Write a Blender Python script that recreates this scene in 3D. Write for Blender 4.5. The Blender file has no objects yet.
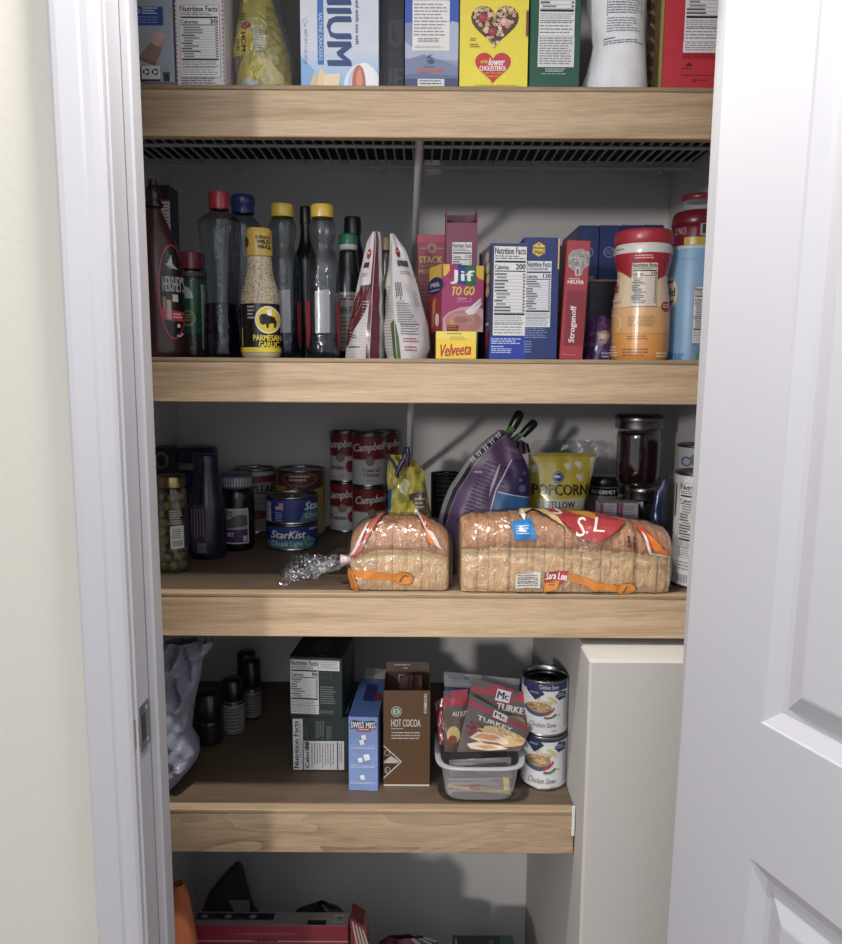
import bpy, math, random
from mathutils import Vector, Matrix, noise
from mathutils.geometry import tessellate_polygon
random.seed(7)
SC = bpy.context.scene
COL = SC.collection
# ------------------------------------------------------------------ camera geometry (metres)
F = 780.0; TILT = math.atan(107/780); ROLL = math.radians(.33); CY = -1.14; CZ = 1.40
S1, S2, S3, S4, S5 = 1.782, 1.409, 1.058, .708, .36      # shelf tops
WALL_Y = .50

def ray(px, py):
    x = (px-421)/F; y = -(py-472)/F
    xr = x*math.cos(ROLL)-y*math.sin(ROLL); yr = x*math.sin(ROLL)+y*math.cos(ROLL)
    return (xr, math.cos(TILT)+yr*math.sin(TILT), -math.sin(TILT)+yr*math.cos(TILT))
def P(px, py, Y):
    d = ray(px, py); t = (Y-CY)/d[1]
    return Vector((d[0]*t, Y, CZ+d[2]*t))
def PZ(px, py, Z):
    d = ray(px, py); t = (Z-CZ)/d[2]
    return Vector((d[0]*t, CY+d[1]*t, Z))
def KPX(px, py, Y):                       # metres per picture pixel at that depth
    return (P(px+1, py, Y)-P(px, py, Y)).length

# ------------------------------------------------------------------ materials
def lin(c):
    return tuple((v/255/12.92 if v/255 <= .04045 else ((v/255+.055)/1.055)**2.4) for v in c[:3])
MATS = {}
def newmat(name):
    m = bpy.data.materials.new(name); m.use_nodes = True
    nt = m.node_tree; nt.nodes.clear()
    out = nt.nodes.new('ShaderNodeOutputMaterial')
    MATS[name] = m
    return m, nt, out
def N(nt, t, **kw):
    n = nt.nodes.new(t)
    for k, v in kw.items():
        if k in n.inputs: n.inputs[k].default_value = v
        else: setattr(n, k, v)
    return n
def L(nt, a, b): nt.links.new(a, b)

def attr_mat(name, rough, metal=0.0, coat=0.0, noise_amt=.10, nscale=60, bump=.0, bscale=200, spec=.5, sss=0):
    m, nt, out = newmat(name)
    a = N(nt, 'ShaderNodeAttribute', attribute_name='Col')
    tc = N(nt, 'ShaderNodeTexCoord')
    nz = N(nt, 'ShaderNodeTexNoise', Scale=nscale, Detail=3.0)
    L(nt, tc.outputs['Object'], nz.inputs['Vector'])
    mp = N(nt, 'ShaderNodeMapRange'); mp.inputs['To Min'].default_value = 1-noise_amt; mp.inputs['To Max'].default_value = 1+noise_amt
    L(nt, nz.outputs['Fac'], mp.inputs['Value'])
    mx = N(nt, 'ShaderNodeVectorMath', operation='SCALE')
    L(nt, a.outputs['Color'], mx.inputs[0]); L(nt, mp.outputs['Result'], mx.inputs['Scale'])
    b = N(nt, 'ShaderNodeBsdfPrincipled', Roughness=rough, Metallic=metal)
    b.inputs['Coat Weight'].default_value = coat
    b.inputs['Coat Roughness'].default_value = .12
    b.inputs['Specular IOR Level'].default_value = spec
    L(nt, mx.outputs[0], b.inputs['Base Color'])
    if bump:
        n2 = N(nt, 'ShaderNodeTexNoise', Scale=bscale, Detail=4.0); L(nt, tc.outputs['Object'], n2.inputs['Vector'])
        bp = N(nt, 'ShaderNodeBump', Strength=bump, Distance=.002); L(nt, n2.outputs['Fac'], bp.inputs['Height']); L(nt, bp.outputs[0], b.inputs['Normal'])
    L(nt, b.outputs[0], out.inputs[0])
    return m
attr_mat('card', .42, noise_amt=.06)
attr_mat('gloss', .24, noise_amt=.04, bump=.05, bscale=90)
attr_mat('film', .22, noise_amt=.10, bump=.35, bscale=70)
attr_mat('crinkle', .28, noise_amt=.12, nscale=30, bump=1.0, bscale=34)
attr_mat('matte', .85, noise_amt=.10, bump=.1, bscale=300)
attr_mat('plastic', .30, noise_amt=.03)
attr_mat('metal', .28, metal=1.0, noise_amt=.08)
attr_mat('liquid', .06, noise_amt=.05)
attr_mat('bread', .8, noise_amt=.28, nscale=130, bump=.9, bscale=330)
attr_mat('paint', .5, noise_amt=.02, nscale=4, bump=.06, bscale=120)
attr_mat('wall', .9, noise_amt=.02, nscale=3, bump=.10, bscale=160)

def clear_mat(name, tint, base, edge, rough=.05, bump=.0, bscale=60):
    m, nt, out = newmat(name)
    tr = N(nt, 'ShaderNodeBsdfTransparent'); tr.inputs['Color'].default_value = (*lin(tint), 1)
    gl = N(nt, 'ShaderNodeBsdfGlossy', Roughness=rough); gl.inputs['Color'].default_value = (.9, .92, .95, 1)
    lw = N(nt, 'ShaderNodeLayerWeight', Blend=.35)
    mp = N(nt, 'ShaderNodeMapRange'); mp.inputs['To Min'].default_value = base; mp.inputs['To Max'].default_value = edge
    L(nt, lw.outputs['Facing'], mp.inputs['Value'])
    mix = N(nt, 'ShaderNodeMixShader')
    L(nt, mp.outputs['Result'], mix.inputs[0]); L(nt, tr.outputs[0], mix.inputs[1]); L(nt, gl.outputs[0], mix.inputs[2])
    if bump:
        tc = N(nt, 'ShaderNodeTexCoord')
        n2 = N(nt, 'ShaderNodeTexNoise', Scale=bscale, Detail=3.0, Distortion=1.5); L(nt, tc.outputs['Object'], n2.inputs['Vector'])
        bp = N(nt, 'ShaderNodeBump', Strength=bump, Distance=.006); L(nt, n2.outputs['Fac'], bp.inputs['Height'])
        L(nt, bp.outputs[0], gl.inputs['Normal']); L(nt, bp.outputs[0], lw.inputs['Normal'])
    L(nt, mix.outputs[0], out.inputs[0])
    return m
clear_mat('glass', (238, 242, 242), .05, .55, .03)
clear_mat('pet', (216, 220, 224), .03, .42, .10, .5, 45)
clear_mat('polybag', (246, 246, 248), .05, .38, .18, .9, 38)

def tub_mat():
    m, nt, out = newmat('tub_plastic')
    tr = N(nt, 'ShaderNodeBsdfTransparent'); tr.inputs['Color'].default_value = (.93, .93, .95, 1)
    b = N(nt, 'ShaderNodeBsdfPrincipled', Roughness=.22); b.inputs['Base Color'].default_value = (*lin((205, 205, 210)), 1)
    lw = N(nt, 'ShaderNodeLayerWeight', Blend=.4)
    nz = N(nt, 'ShaderNodeTexNoise', Scale=40.0)
    mp = N(nt, 'ShaderNodeMapRange'); mp.inputs['To Min'].default_value = .13; mp.inputs['To Max'].default_value = .7
    ad = N(nt, 'ShaderNodeMath', operation='MULTIPLY_ADD'); ad.inputs[1].default_value = .06
    L(nt, nz.outputs['Fac'], ad.inputs[0]); L(nt, lw.outputs['Facing'], ad.inputs[2])
    L(nt, ad.outputs[0], mp.inputs['Value'])
    mix = N(nt, 'ShaderNodeMixShader')
    L(nt, mp.outputs['Result'], mix.inputs[0]); L(nt, tr.outputs[0], mix.inputs[1]); L(nt, b.outputs[0], mix.inputs[2])
    L(nt, mix.outputs[0], out.inputs[0])
tub_mat()

def wood_mat(name, c1, c2, c3, sx, sy, off=0.0, figure=False):
    m, nt, out = newmat(name)
    tc = N(nt, 'ShaderNodeTexCoord')
    mpn = N(nt, 'ShaderNodeMapping'); mpn.inputs['Scale'].default_value = (sx, sy, sy); mpn.inputs['Location'].default_value = (off, off*.7, off*.3)
    L(nt, tc.outputs['Object'], mpn.inputs['Vector'])
    n1 = N(nt, 'ShaderNodeTexNoise', Scale=1.0, Detail=8.0, Roughness=.62, Distortion=.6); L(nt, mpn.outputs[0], n1.inputs['Vector'])
    mp2 = N(nt, 'ShaderNodeMapping'); mp2.inputs['Scale'].default_value = (sx*9, sy*14, sy*14); L(nt, tc.outputs['Object'], mp2.inputs['Vector'])
    n2 = N(nt, 'ShaderNodeTexNoise', Scale=1.0, Detail=3.0); L(nt, mp2.outputs[0], n2.inputs['Vector'])
    cr = N(nt, 'ShaderNodeValToRGB')
    e = cr.color_ramp.elements
    e[0].position = .30; e[0].color = (*lin(c3), 1); e[1].position = .72; e[1].color = (*lin(c1), 1)
    mid = e.new(.48); mid.color = (*lin(c2), 1)
    src = n1.outputs['Fac']
    if figure:
        n3 = N(nt, 'ShaderNodeTexNoise', Scale=1.0, Detail=1.0, Distortion=.9)
        mp3 = N(nt, 'ShaderNodeMapping'); mp3.inputs['Scale'].default_value = (4.0, 14, 14); mp3.inputs['Location'].default_value = (off, 2, 5)
        L(nt, tc.outputs['Object'], mp3.inputs['Vector']); L(nt, mp3.outputs[0], n3.inputs['Vector'])
        mu = N(nt, 'ShaderNodeMath', operation='MULTIPLY'); mu.inputs[1].default_value = 7.0; L(nt, n3.outputs['Fac'], mu.inputs[0])
        fr = N(nt, 'ShaderNodeMath', operation='FRACT'); L(nt, mu.outputs[0], fr.inputs[0])
        ma = N(nt, 'ShaderNodeMath', operation='MULTIPLY_ADD'); ma.inputs[1].default_value = .22; L(nt, fr.outputs[0], ma.inputs[0])
        sb = N(nt, 'ShaderNodeMath', operation='SUBTRACT'); sb.inputs[1].default_value = .10; L(nt, n1.outputs['Fac'], sb.inputs[0]); L(nt, sb.outputs[0], ma.inputs[2])
        src = ma.outputs[0]
    L(nt, src, cr.inputs['Fac'])
    mr = N(nt, 'ShaderNodeMapRange'); mr.inputs['From Min'].default_value = .35; mr.inputs['From Max'].default_value = .65; mr.inputs['To Min'].default_value = .80; mr.inputs['To Max'].default_value = 1.06
    L(nt, n2.outputs['Fac'], mr.inputs['Value'])
    sc = N(nt, 'ShaderNodeVectorMath', operation='SCALE'); L(nt, cr.outputs[0], sc.inputs[0]); L(nt, mr.outputs[0], sc.inputs['Scale'])
    b = N(nt, 'ShaderNodeBsdfPrincipled', Roughness=.55)
    L(nt, sc.outputs[0], b.inputs['Base Color'])
    bp = N(nt, 'ShaderNodeBump', Strength=.15, Distance=.001); L(nt, n2.outputs['Fac'], bp.inputs['Height']); L(nt, bp.outputs[0], b.inputs['Normal'])
    L(nt, b.outputs[0], out.inputs[0])
wood_mat('wood_fascia', (200, 175, 145), (183, 157, 127), (147, 122, 95), 2.2, 42)
wood_mat('wood_fascia_figured', (170, 147, 121), (153, 130, 105), (120, 99, 78), 2.2, 34, 3.1, True)
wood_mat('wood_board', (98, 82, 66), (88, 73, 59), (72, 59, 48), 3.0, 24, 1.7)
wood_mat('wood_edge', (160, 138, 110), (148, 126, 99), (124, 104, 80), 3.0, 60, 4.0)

# ------------------------------------------------------------------ mesh builder
class MB:
    def __init__(s):
        s.v = []; s.f = []; s.c = []; s.m = []; s.sm = []; s.mats = []
    def mi(s, mat):
        if mat not in s.mats: s.mats.append(mat)
        return s.mats.index(mat)
    def face(s, pts, col, mat='card', smooth=False):
        b = len(s.v); s.v.extend(tuple(p) for p in pts)
        s.f.append(tuple(range(b, b+len(pts)))); s.c.append(col); s.m.append(s.mi(mat)); s.sm.append(smooth)
    def grid(s, fn, nu, nv, colfn, mat='card', wrap=False, smooth=True, flip=False):
        b = len(s.v)
        for j in range(nv+1):
            for i in range(nu if wrap else nu+1):
                s.v.append(tuple(fn(i/nu, j/nv)))
        w = nu if wrap else nu+1
        k = s.mi(mat)
        for j in range(nv):
            for i in range(nu):
                i2 = (i+1) % w
                q = (b+j*w+i, b+j*w+i2, b+(j+1)*w+i2, b+(j+1)*w+i)
                if flip: q = q[::-1]
                s.f.append(q); s.c.append(colfn((i+.5)/nu, (j+.5)/nv) if callable(colfn) else colfn); s.m.append(k); s.sm.append(smooth)
    def lathe(s, prof, col, mat='card', seg=40, cx=0, cy=0, cap0=False, cap1=False, smooth=True, ribs=0, ribamt=0.0, sx=1, sy=1):
        n = len(prof)-1
        def fn(u, v):
            r, z = prof[round(v*n)]
            a = 2*math.pi*u
            if ribs: r = r*(1+ribamt*math.cos(ribs*a))
            return (cx+r*sx*math.sin(a), cy-r*sy*math.cos(a), z)
        cf = (lambda u, v: col[min(n-1, int(v*n))]) if isinstance(col, list) else col
        s.grid(fn, seg, n, cf, mat, wrap=True, smooth=smooth)
        for flag, (r, z), rev in ((cap0, prof[0], True), (cap1, prof[-1], False)):
            if flag:
                pts = [(cx+r*sx*math.sin(2*math.pi*i/seg), cy-r*sy*math.cos(2*math.pi*i/seg), z) for i in range(seg)]
                if rev: pts = pts[::-1]
                s.face(pts, col[0 if rev else -1] if isinstance(col, list) else col, mat)
    def box(s, lo, hi, col, mat='card', ch=.0008, cols=None):
        """chamfered box; cols may give colours for faces keyed -x +x -y +y -z +z"""
        lo = Vector(lo); hi = Vector(hi); cols = cols or {}
        ch = min(ch, min(hi-lo)*.3)
        def pt(sx, sy, sz, ax):
            o = [0, 0, 0]
            for i, sg in enumerate((sx, sy, sz)):
                v = hi[i] if sg > 0 else lo[i]
                if i != ax: v -= sg*ch
                o[i] = v
            return tuple(o)
        for ax in range(3):
            for sg in (-1, 1):
                a, b = [(1, 2), (2, 0), (0, 1)][ax]
                pts = []
                for (sa, sb) in ((-1, -1), (1, -1), (1, 1), (-1, 1)):
                    q = [0, 0, 0]; q[ax] = sg; q[a] = sa; q[b] = sb
                    pts.append(pt(*q, ax))
                if sg < 0: pts = pts[::-1]
                s.face(pts, cols.get('-+'[sg > 0]+'xyz'[ax], col), mat)
        for ax in range(3):
            a, b = [(1, 2), (2, 0), (0, 1)][ax]
            for sa in (-1, 1):
                for sb in (-1, 1):
                    q0 = [0, 0, 0]; q1 = [0, 0, 0]
                    q0[a] = q1[a] = sa; q0[b] = q1[b] = sb; q0[ax] = -1; q1[ax] = 1
                    pts = [pt(*q0, a), pt(*q1, a), pt(*q1, b), pt(*q0, b)]
                    if sa*sb > 0: pts = pts[::-1]
                    s.face(pts, col, mat)
        for sx in (-1, 1):
            for sy in (-1, 1):
                for sz in (-1, 1):
                    pts = [pt(sx, sy, sz, 0), pt(sx, sy, sz, 1), pt(sx, sy, sz, 2)]
                    if sx*sy*sz < 0: pts = pts[::-1]
                    s.face(pts, col, mat)
    def prism(s, poly, y0, y1, col, mat='card', axis='y'):
        """extrude a 2D polygon; axis y: points are (x,z)"""
        def mk(p, t):
            return (p[0], t, p[1]) if axis == 'y' else ((t, p[0], p[1]) if axis == 'x' else (p[0], p[1], t))
        n = len(poly)
        s.face([mk(p, y0) for p in poly], col, mat); s.face([mk(p, y1) for p in poly][::-1], col, mat)
        for i in range(n):
            a, b = poly[i], poly[(i+1) % n]
            s.face([mk(a, y1), mk(b, y1), mk(b, y0), mk(a, y0)], col, mat)
    def tube(s, pts, r, col, mat='plastic', seg=8, caps=True):
        pts = [Vector(p) for p in pts]; n = len(pts)
        rs = r if isinstance(r, (list, tuple)) else [r]*n
        rings = []
        up = Vector((0, 0, 1))
        for i, p in enumerate(pts):
            d = (pts[min(i+1, n-1)]-pts[max(i-1, 0)]).normalized()
            a = d.cross(up if abs(d.z) < .95 else Vector((1, 0, 0))).normalized(); b = d.cross(a)
            rings.append([p+(a*math.cos(t)+b*math.sin(t))*rs[i] for t in [2*math.pi*k/seg for k in range(seg)]])
        b0 = len(s.v)
        for rg in rings: s.v.extend(tuple(q) for q in rg)
        k = s.mi(mat)
        for i in range(n-1):
            for j in range(seg):
                s.f.append((b0+i*seg+j, b0+i*seg+(j+1) % seg, b0+(i+1)*seg+(j+1) % seg, b0+(i+1)*seg+j)); s.c.append(col); s.m.append(k); s.sm.append(True)
        if caps:
            s.face(rings[0][::-1], col, mat); s.face(rings[-1], col, mat)
    def ball(s, c, r, col, mat='plastic', nu=14, nv=9):
        r = r if isinstance(r, (tuple, list)) else (r, r, r)
        def fn(u, v):
            a = 2*math.pi*u; t = math.pi*v
            return (c[0]+r[0]*math.sin(t)*math.sin(a), c[1]-r[1]*math.sin(t)*math.cos(a), c[2]-r[2]*math.cos(t))
        s.grid(fn, nu, nv, col, mat, wrap=True)
    def build(s, name, parent=None):
        me = bpy.data.meshes.new(name)
        me.from_pydata(s.v, [], s.f)
        for mt in s.mats: me.materials.append(MATS[mt])
        me.polygons.foreach_set('material_index', s.m)
        me.polygons.foreach_set('use_smooth', s.sm)
        at = me.color_attributes.new('Col', 'FLOAT_COLOR', 'CORNER')
        buf = []; cache = {}
        for f, c in zip(s.f, s.c):
            if c not in cache:
                g = .3*c[0]+.55*c[1]+.15*c[2]; cache[c] = (*lin([max(0, (g+(v-g)*.87)*.95) for v in c]), 1.0)
            buf.extend(cache[c]*len(f))
        at.data.foreach_set('color', buf)
        me.update()
        o = bpy.data.objects.new(name, me); COL.objects.link(o)
        if parent is not None: o.parent = parent
        return o

def thing(name, label, cat, loc, rz=0, group=None, ry=0):
    o = bpy.data.objects.new(name, None); COL.objects.link(o)
    o.empty_display_size = .03
    o.location = loc; o.rotation_euler = (0, ry, rz)
    o['label'] = label; o['category'] = cat
    if group: o['group'] = group
    return o
def struct(mb, name, parent=None):
    o = mb.build(name, parent)
    o['kind'] = 'structure'
    return o

# ------------------------------------------------------------------ flat artwork, drawn in picture pixels of the face it is printed on
TXT = {}
def glyphs(s, bold, it):
    key = (s, bold, it)
    if key in TXT: return TXT[key]
    cu = bpy.data.curves.new('t', 'FONT'); cu.body = s; cu.resolution_u = 2; cu.fill_mode = 'FRONT'
    cu.shear = .3 if it else 0.0
    ob = bpy.data.objects.new('t', cu)
    me = ob.to_mesh(); me.calc_loop_triangles()
    vs = [(v.co.x, v.co.y) for v in me.vertices]
    tr = [tuple(t.vertices) for t in me.loop_triangles]
    ob.to_mesh_clear(); bpy.data.objects.remove(ob); bpy.data.curves.remove(cu)
    if not vs: TXT[key] = None; return None
    x0 = min(v[0] for v in vs); x1 = max(v[0] for v in vs); y0 = min(v[1] for v in vs); y1 = max(v[1] for v in vs)
    out = [[((vs[i][0]-x0)/max(1e-6, x1-x0), (vs[i][1]-y0)/max(1e-6, y1-y0)) for i in t] for t in tr]
    TXT[key] = out
    return out

class Art:
    def __init__(s): s.items = []; s.part = None; s.mat = None; s.n = 0
    def add(s, pts, col, ly): s.items.append((s.part, pts, col, ly+s.n*.012, s.mat))
    def rect(s, x0, y0, x1, y1, col, ly=1):
        s.n += 1; s.add([(x0, y1), (x1, y1), (x1, y0), (x0, y0)], col, ly)
    def poly(s, pts, col, ly=1):
        s.n += 1
        a = sum(pts[i][0]*pts[(i+1) % len(pts)][1]-pts[(i+1) % len(pts)][0]*pts[i][1] for i in range(len(pts)))
        if a > 0: pts = pts[::-1]
        for t in tessellate_polygon([[Vector((p[0], p[1], 0)) for p in pts]]):
            q = [pts[i] for i in t]
            if (q[1][0]-q[0][0])*(q[2][1]-q[0][1])-(q[2][0]-q[0][0])*(q[1][1]-q[0][1]) > 0: q = q[::-1]
            s.add(q, col, ly)
    def ell(s, cx, cy, rx, ry, col, ly=1, n=20):
        s.poly([(cx+rx*math.cos(2*math.pi*i/n), cy+ry*math.sin(2*math.pi*i/n)) for i in range(n)], col, ly)
    def ring(s, cx, cy, rx, ry, w, col, ly=1, n=16, a0=0, a1=360):
        for i in range(n):
            t0 = math.radians(a0+(a1-a0)*i/n); t1 = math.radians(a0+(a1-a0)*(i+1)/n)
            s.poly([(cx+rx*math.cos(t0), cy+ry*math.sin(t0)), (cx+rx*math.cos(t1), cy+ry*math.sin(t1)),
                    (cx+(rx-w)*math.cos(t1), cy+(ry-w)*math.sin(t1)), (cx+(rx-w)*math.cos(t0), cy+(ry-w)*math.sin(t0))], col, ly)
    def heart(s, x0, y0, x1, y1, col, ly=1):
        pts = []
        for i in range(32):
            t = 2*math.pi*i/32
            pts.append((16*math.sin(t)**3, -(13*math.cos(t)-5*math.cos(2*t)-2*math.cos(3*t)-math.cos(4*t))))
        ax = min(p[0] for p in pts); bx = max(p[0] for p in pts); ay = min(p[1] for p in pts); by = max(p[1] for p in pts)
        s.poly([(x0+(p[0]-ax)/(bx-ax)*(x1-x0), y0+(p[1]-ay)/(by-ay)*(y1-y0)) for p in pts], col, ly)
    def text(s, t, x0, y0, x1, y1, col, rot=0, bold=True, it=False, ly=4, skew=0.0):
        g = glyphs(t, bold, it)
        if not g: return
        hgt = abs(y1-y0) if rot == 0 else abs(x1-x0)
        wid = (abs(x1-x0) if rot == 0 else abs(y1-y0))/max(1, len(t))
        d = min(.055*hgt, .07*wid) if bold else 0
        for k in ((-1, 1, 0) if bold else (0,)):
            s.n += 1
            dx, dy = (k*d, k*d*.35) if rot == 0 else (k*d*.35, k*d)
            for tri in g:
                q = []
                for (u, v) in tri:
                    if rot == 0: p = (x0+u*(x1-x0), y1-v*(y1-y0))
                    elif rot == 90: p = (x0+(1-v)*(x1-x0), y1-u*(y1-y0))
                    else: p = (x0+v*(x1-x0), y0+u*(y1-y0))
                    q.append((p[0]+dx, p[1]+dy-skew*(p[0]-x0)))
                if (q[1][0]-q[0][0])*(q[2][1]-q[0][1])-(q[2][0]-q[0][0])*(q[1][1]-q[0][1]) > 0: q = q[::-1]
                s.add(q, col, ly)
    def lines(s, x0, y0, x1, y1, n, col, ly=3, th=.42, seed=1, rot=0, ragged=.25):
        th *= .85
        rr = random.Random(seed*977+n)
        if rot == 0:
            st = (y1-y0)/n
            for i in range(n):
                x = x0; xe = x1-(x1-x0)*ragged*rr.random()
                while x < xe-.3:
                    w = min(xe-x, (x1-x0)*(.06+.16*rr.random()))
                    s.rect(x, y0+i*st, x+w, y0+i*st+st*th, col, ly); x += w+(x1-x0)*.025
        else:
            st = (x1-x0)/n
            for i in range(n):
                y = y0; ye = y1-(y1-y0)*ragged*rr.random()
                while y < ye-.3:
                    w = min(ye-y, (y1-y0)*(.06+.16*rr.random()))
                    s.rect(x0+i*st, y, x0+i*st+st*th, y+w, col, ly); y += w+(y1-y0)*.025
    def vgrad(s, x0, y0, x1, y1, c0, c1, n=12, ly=1):
        for i in range(n):
            t = (i+.5)/n
            s.rect(x0, y0+(y1-y0)*i/n, x1, y0+(y1-y0)*(i+1)/n, tuple(round(a+(b-a)*t) for a, b in zip(c0, c1)), ly)
    def nutrition(s, x0, y0, x1, y1, cal, paper=(226, 224, 224), full=True, title=True, seed=3, hfrac=None):
        """a Nutrition Facts panel; the small rows are only suggested"""
        K = (28, 28, 30); old = s.part; s.part = 'nutrition_panel'
        s.rect(x0, y0, x1, y1, K, 2); e = min(.35, (x1-x0)*.012)
        s.rect(x0+e, y0+e, x1-e, y1-e, paper, 3)
        w = x1-x0; H = hfrac or (y1-y0); m = w*.04
        a, b = x0+m, x1-m
        y = y0+H*.015
        if title:
            s.text('Nutrition Facts', a, y, b, y+H*.075, K, ly=5); y += H*.09
            s.lines(a, y, b, y+H*.05, 2, (70, 70, 72), 5, .5, seed); y += H*.055
            s.rect(a, y, b, y+H*.022, K, 5); y += H*.035
            s.text('Calories', a, y+H*.012, a+w*.42, y+H*.062, K, ly=5)
            s.text(str(cal), b-w*.085*len(str(cal))-w*.03, y, b, y+H*.062, K, ly=5); y += H*.075
            s.rect(a, y, b, y+H*.012, K, 5); y += H*.03
        rows = int((y1-y-H*.24)/(H*.037)) if full else int((y1-y-2)/(H*.037))
        rr = random.Random(seed)
        for i in range(max(0, rows)):
            ind = 0 if rr.random() < .5 else w*.06
            s.rect(a+ind, y, a+ind+w*(.2+.3*rr.random()), y+H*.017, (80, 80, 83) if ind == 0 else (130, 130, 132), 5)
            s.rect(b-w*.07, y, b, y+H*.017, (95, 95, 97), 5)
            s.rect(a, y+H*.027, b, y+H*.031, (150, 150, 152), 5); y += H*.037
        if full:
            s.rect(a, y, b, y+H*.022, K, 5); y += H*.04
            s.lines(a, y, b, y+H*.06, 3, (115, 115, 118), 5, .4, seed+1, ragged=.1); y += H*.065
            s.rect(a, y, b, y+H*.006, K, 5); y += H*.015
            if y1-y > 1: s.lines(a, y, b, y1-H*.01, max(2, int((y1-y)/(H*.028))), (125, 125, 128), 5, .4, seed+2, ragged=.15)
        s.part = old

LH = .00016
def clip_half(poly, ax, val, keep_less):
    out = []; n = len(poly)
    for i in range(n):
        p, q = poly[i], poly[(i+1) % n]
        ip = (p[ax] <= val) == keep_less or p[ax] == val; iq = (q[ax] <= val) == keep_less or q[ax] == val
        if ip: out.append(p)
        if ip != iq:
            t = (val-p[ax])/(q[ax]-p[ax]); r = (p[0]+(q[0]-p[0])*t, p[1]+(q[1]-p[1])*t); out.append(r)
    return out
def strips(poly, ax, d):
    lo = min(p[ax] for p in poly); hi = max(p[ax] for p in poly)
    if not d or hi-lo <= d: return [poly]
    res = []; k = math.floor(lo/d)
    while k*d < hi:
        q = clip_half(poly, ax, (k+1)*d, True); q = clip_half(q, ax, k*d, False) if len(q) > 2 else q
        if len(q) > 2: res.append(q)
        k += 1
    return res
def emit(art, mapper, mats, root, target, du=0, dv=0, clip=None, mat='card'):
    """put artwork on a surface: items with no part go into the mesh TARGET, the others become parts of ROOT"""
    extra = {}
    for part, pts, col, ly, am in art.items:
        if clip:
            for ax, val, less in ((0, clip[2], True), (0, clip[0], False), (1, clip[3], True), (1, clip[1], False)):
                if len(pts) > 2: pts = clip_half(pts, ax, val, less)
            if len(pts) < 3: continue
        mb = target if part is None else extra.setdefault(part, MB())
        for q in strips(pts, 0, du):
            for r in strips(q, 1, dv):
                mb.face([mapper(p[0], p[1], ly*LH) for p in r], col, am or mat)
    for nm, mb in extra.items(): mb.build(nm, root)

# ------------------------------------------------------------------ generic pantry goods
def carton(name, label, cat, px0, px1, rt, rb, y, d, z, col, art=None, yaw=0, group=None, tilt=0, cols=None, side=None, top=None,
           mat='card', flap=True, ch=.0008, height=None, partname='carton', dx=0):
    """closed cardboard box whose printed front spans the given pixels at depth y"""
    rm = (rt+rb)/2
    a = P(px0, rm, y); b = P(px1, rm, y); w = b.x-a.x
    k = KPX((px0+px1)/2, rm, y)
    kz = (P((px0+px1)/2, rt, y).z-z)/(rb-rt)
    h = height or (rb-rt)*kz
    cx = (a.x+b.x)/2+dx*k
    root = thing(name, label, cat, (cx, y+d/2, z), math.radians(yaw), group, math.radians(tilt))
    mb = MB()
    mb.box((-w/2, -d/2, 0), (w/2, d/2, h), col, mat, ch, cols)
    if flap:   # the seam of the closed top flaps
        dk = tuple(int(c*.72) for c in col)
        mb.face([(-w/2+.001, -.0006, h+.0002), (w/2-.001, -.0006, h+.0002), (w/2-.001, .0006, h+.0002), (-w/2+.001, .0006, h+.0002)], dk, mat)
    fr = lambda x, yy, hh: (-w/2+(x-px0)/(px1-px0)*w, -d/2-hh, (rb-yy)*kz)
    if art:
        A = Art(); art(A); emit(A, fr, None, root, mb, clip=(px0+.2, rb-h/kz+.2, px1-.2, rb-.1), mat=mat)
    if side:   # side art: function(A), drawn 0..1 x 0..1 ; which: -1 left, +1 right
        which, fn = side; A = Art(); fn(A)
        if which < 0: mp = lambda u, v, hh: (-w/2-hh, d/2-u*d, h*(1-v))
        else: mp = lambda u, v, hh: (w/2+hh, -d/2+u*d, h*(1-v))
        emit(A, mp, None, root, mb, mat=mat)
    if top:
        A = Art(); top(A); emit(A, lambda u, v, hh: (-w/2+u*w, d/2-v*d, h+hh), None, root, mb, mat=mat)
    mb.build(partname, root)
    root['h'] = h
    return root, w, h, k

def round_thing(name, label, cat, cx, rt, rb, y, z, group=None, yz=None):
    rm = (rt+rb)/2
    k = KPX(cx, rm, y); p = P(cx, rm, y)
    root = thing(name, label, cat, (p.x, y, z), -math.atan2(p.x, y-CY), group)
    global KZ
    KZ = (P(cx, rt, yz or y).z-z)/(rb-rt)
    return root, k
KZ = 0
def prof(rows, rb, k, dr=0.0): return [(max(1e-4, hw*k-dr), (rb-r)*KZ) for r, hw in rows]
def smooth_rows(rows, n=5):
    out = []
    for i in range(len(rows)-1):
        p0 = rows[max(0, i-1)]; p1 = rows[i]; p2 = rows[i+1]; p3 = rows[min(len(rows)-1, i+2)]
        for j in range(n):
            t = j/n
            r = p1[0]+(p2[0]-p1[0])*t
            m1 = (p2[1]-p0[1])/2; m2 = (p3[1]-p1[1])/2
            h = (2*t**3-3*t**2+1)*p1[1]+(t**3-2*t**2+t)*m1+(-2*t**3+3*t**2)*p2[1]+(t**3-t**2)*m2
            out.append((r, h))
    return out+[rows[-1]]
def cyl_map(cx, rows, rb, k, sy=1.0):
    kz = KZ
    """picture pixels -> the visible half of a turned body with that silhouette"""
    def hw(r):
        if r <= rows[0][0]: return rows[0][1]
        for (r0, h0), (r1, h1) in zip(rows, rows[1:]):
            if r0 <= r <= r1: return h0+(h1-h0)*(r-r0)/max(1e-6, r1-r0)
        return rows[-1][1]
    def mp(px, py, h):
        R = hw(py); a = math.asin(max(-1, min(1, (px-cx)/R)))
        R = R*k+h
        return (R*math.sin(a), -R*sy*math.cos(a), (rb-py)*kz)
    return mp
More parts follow.
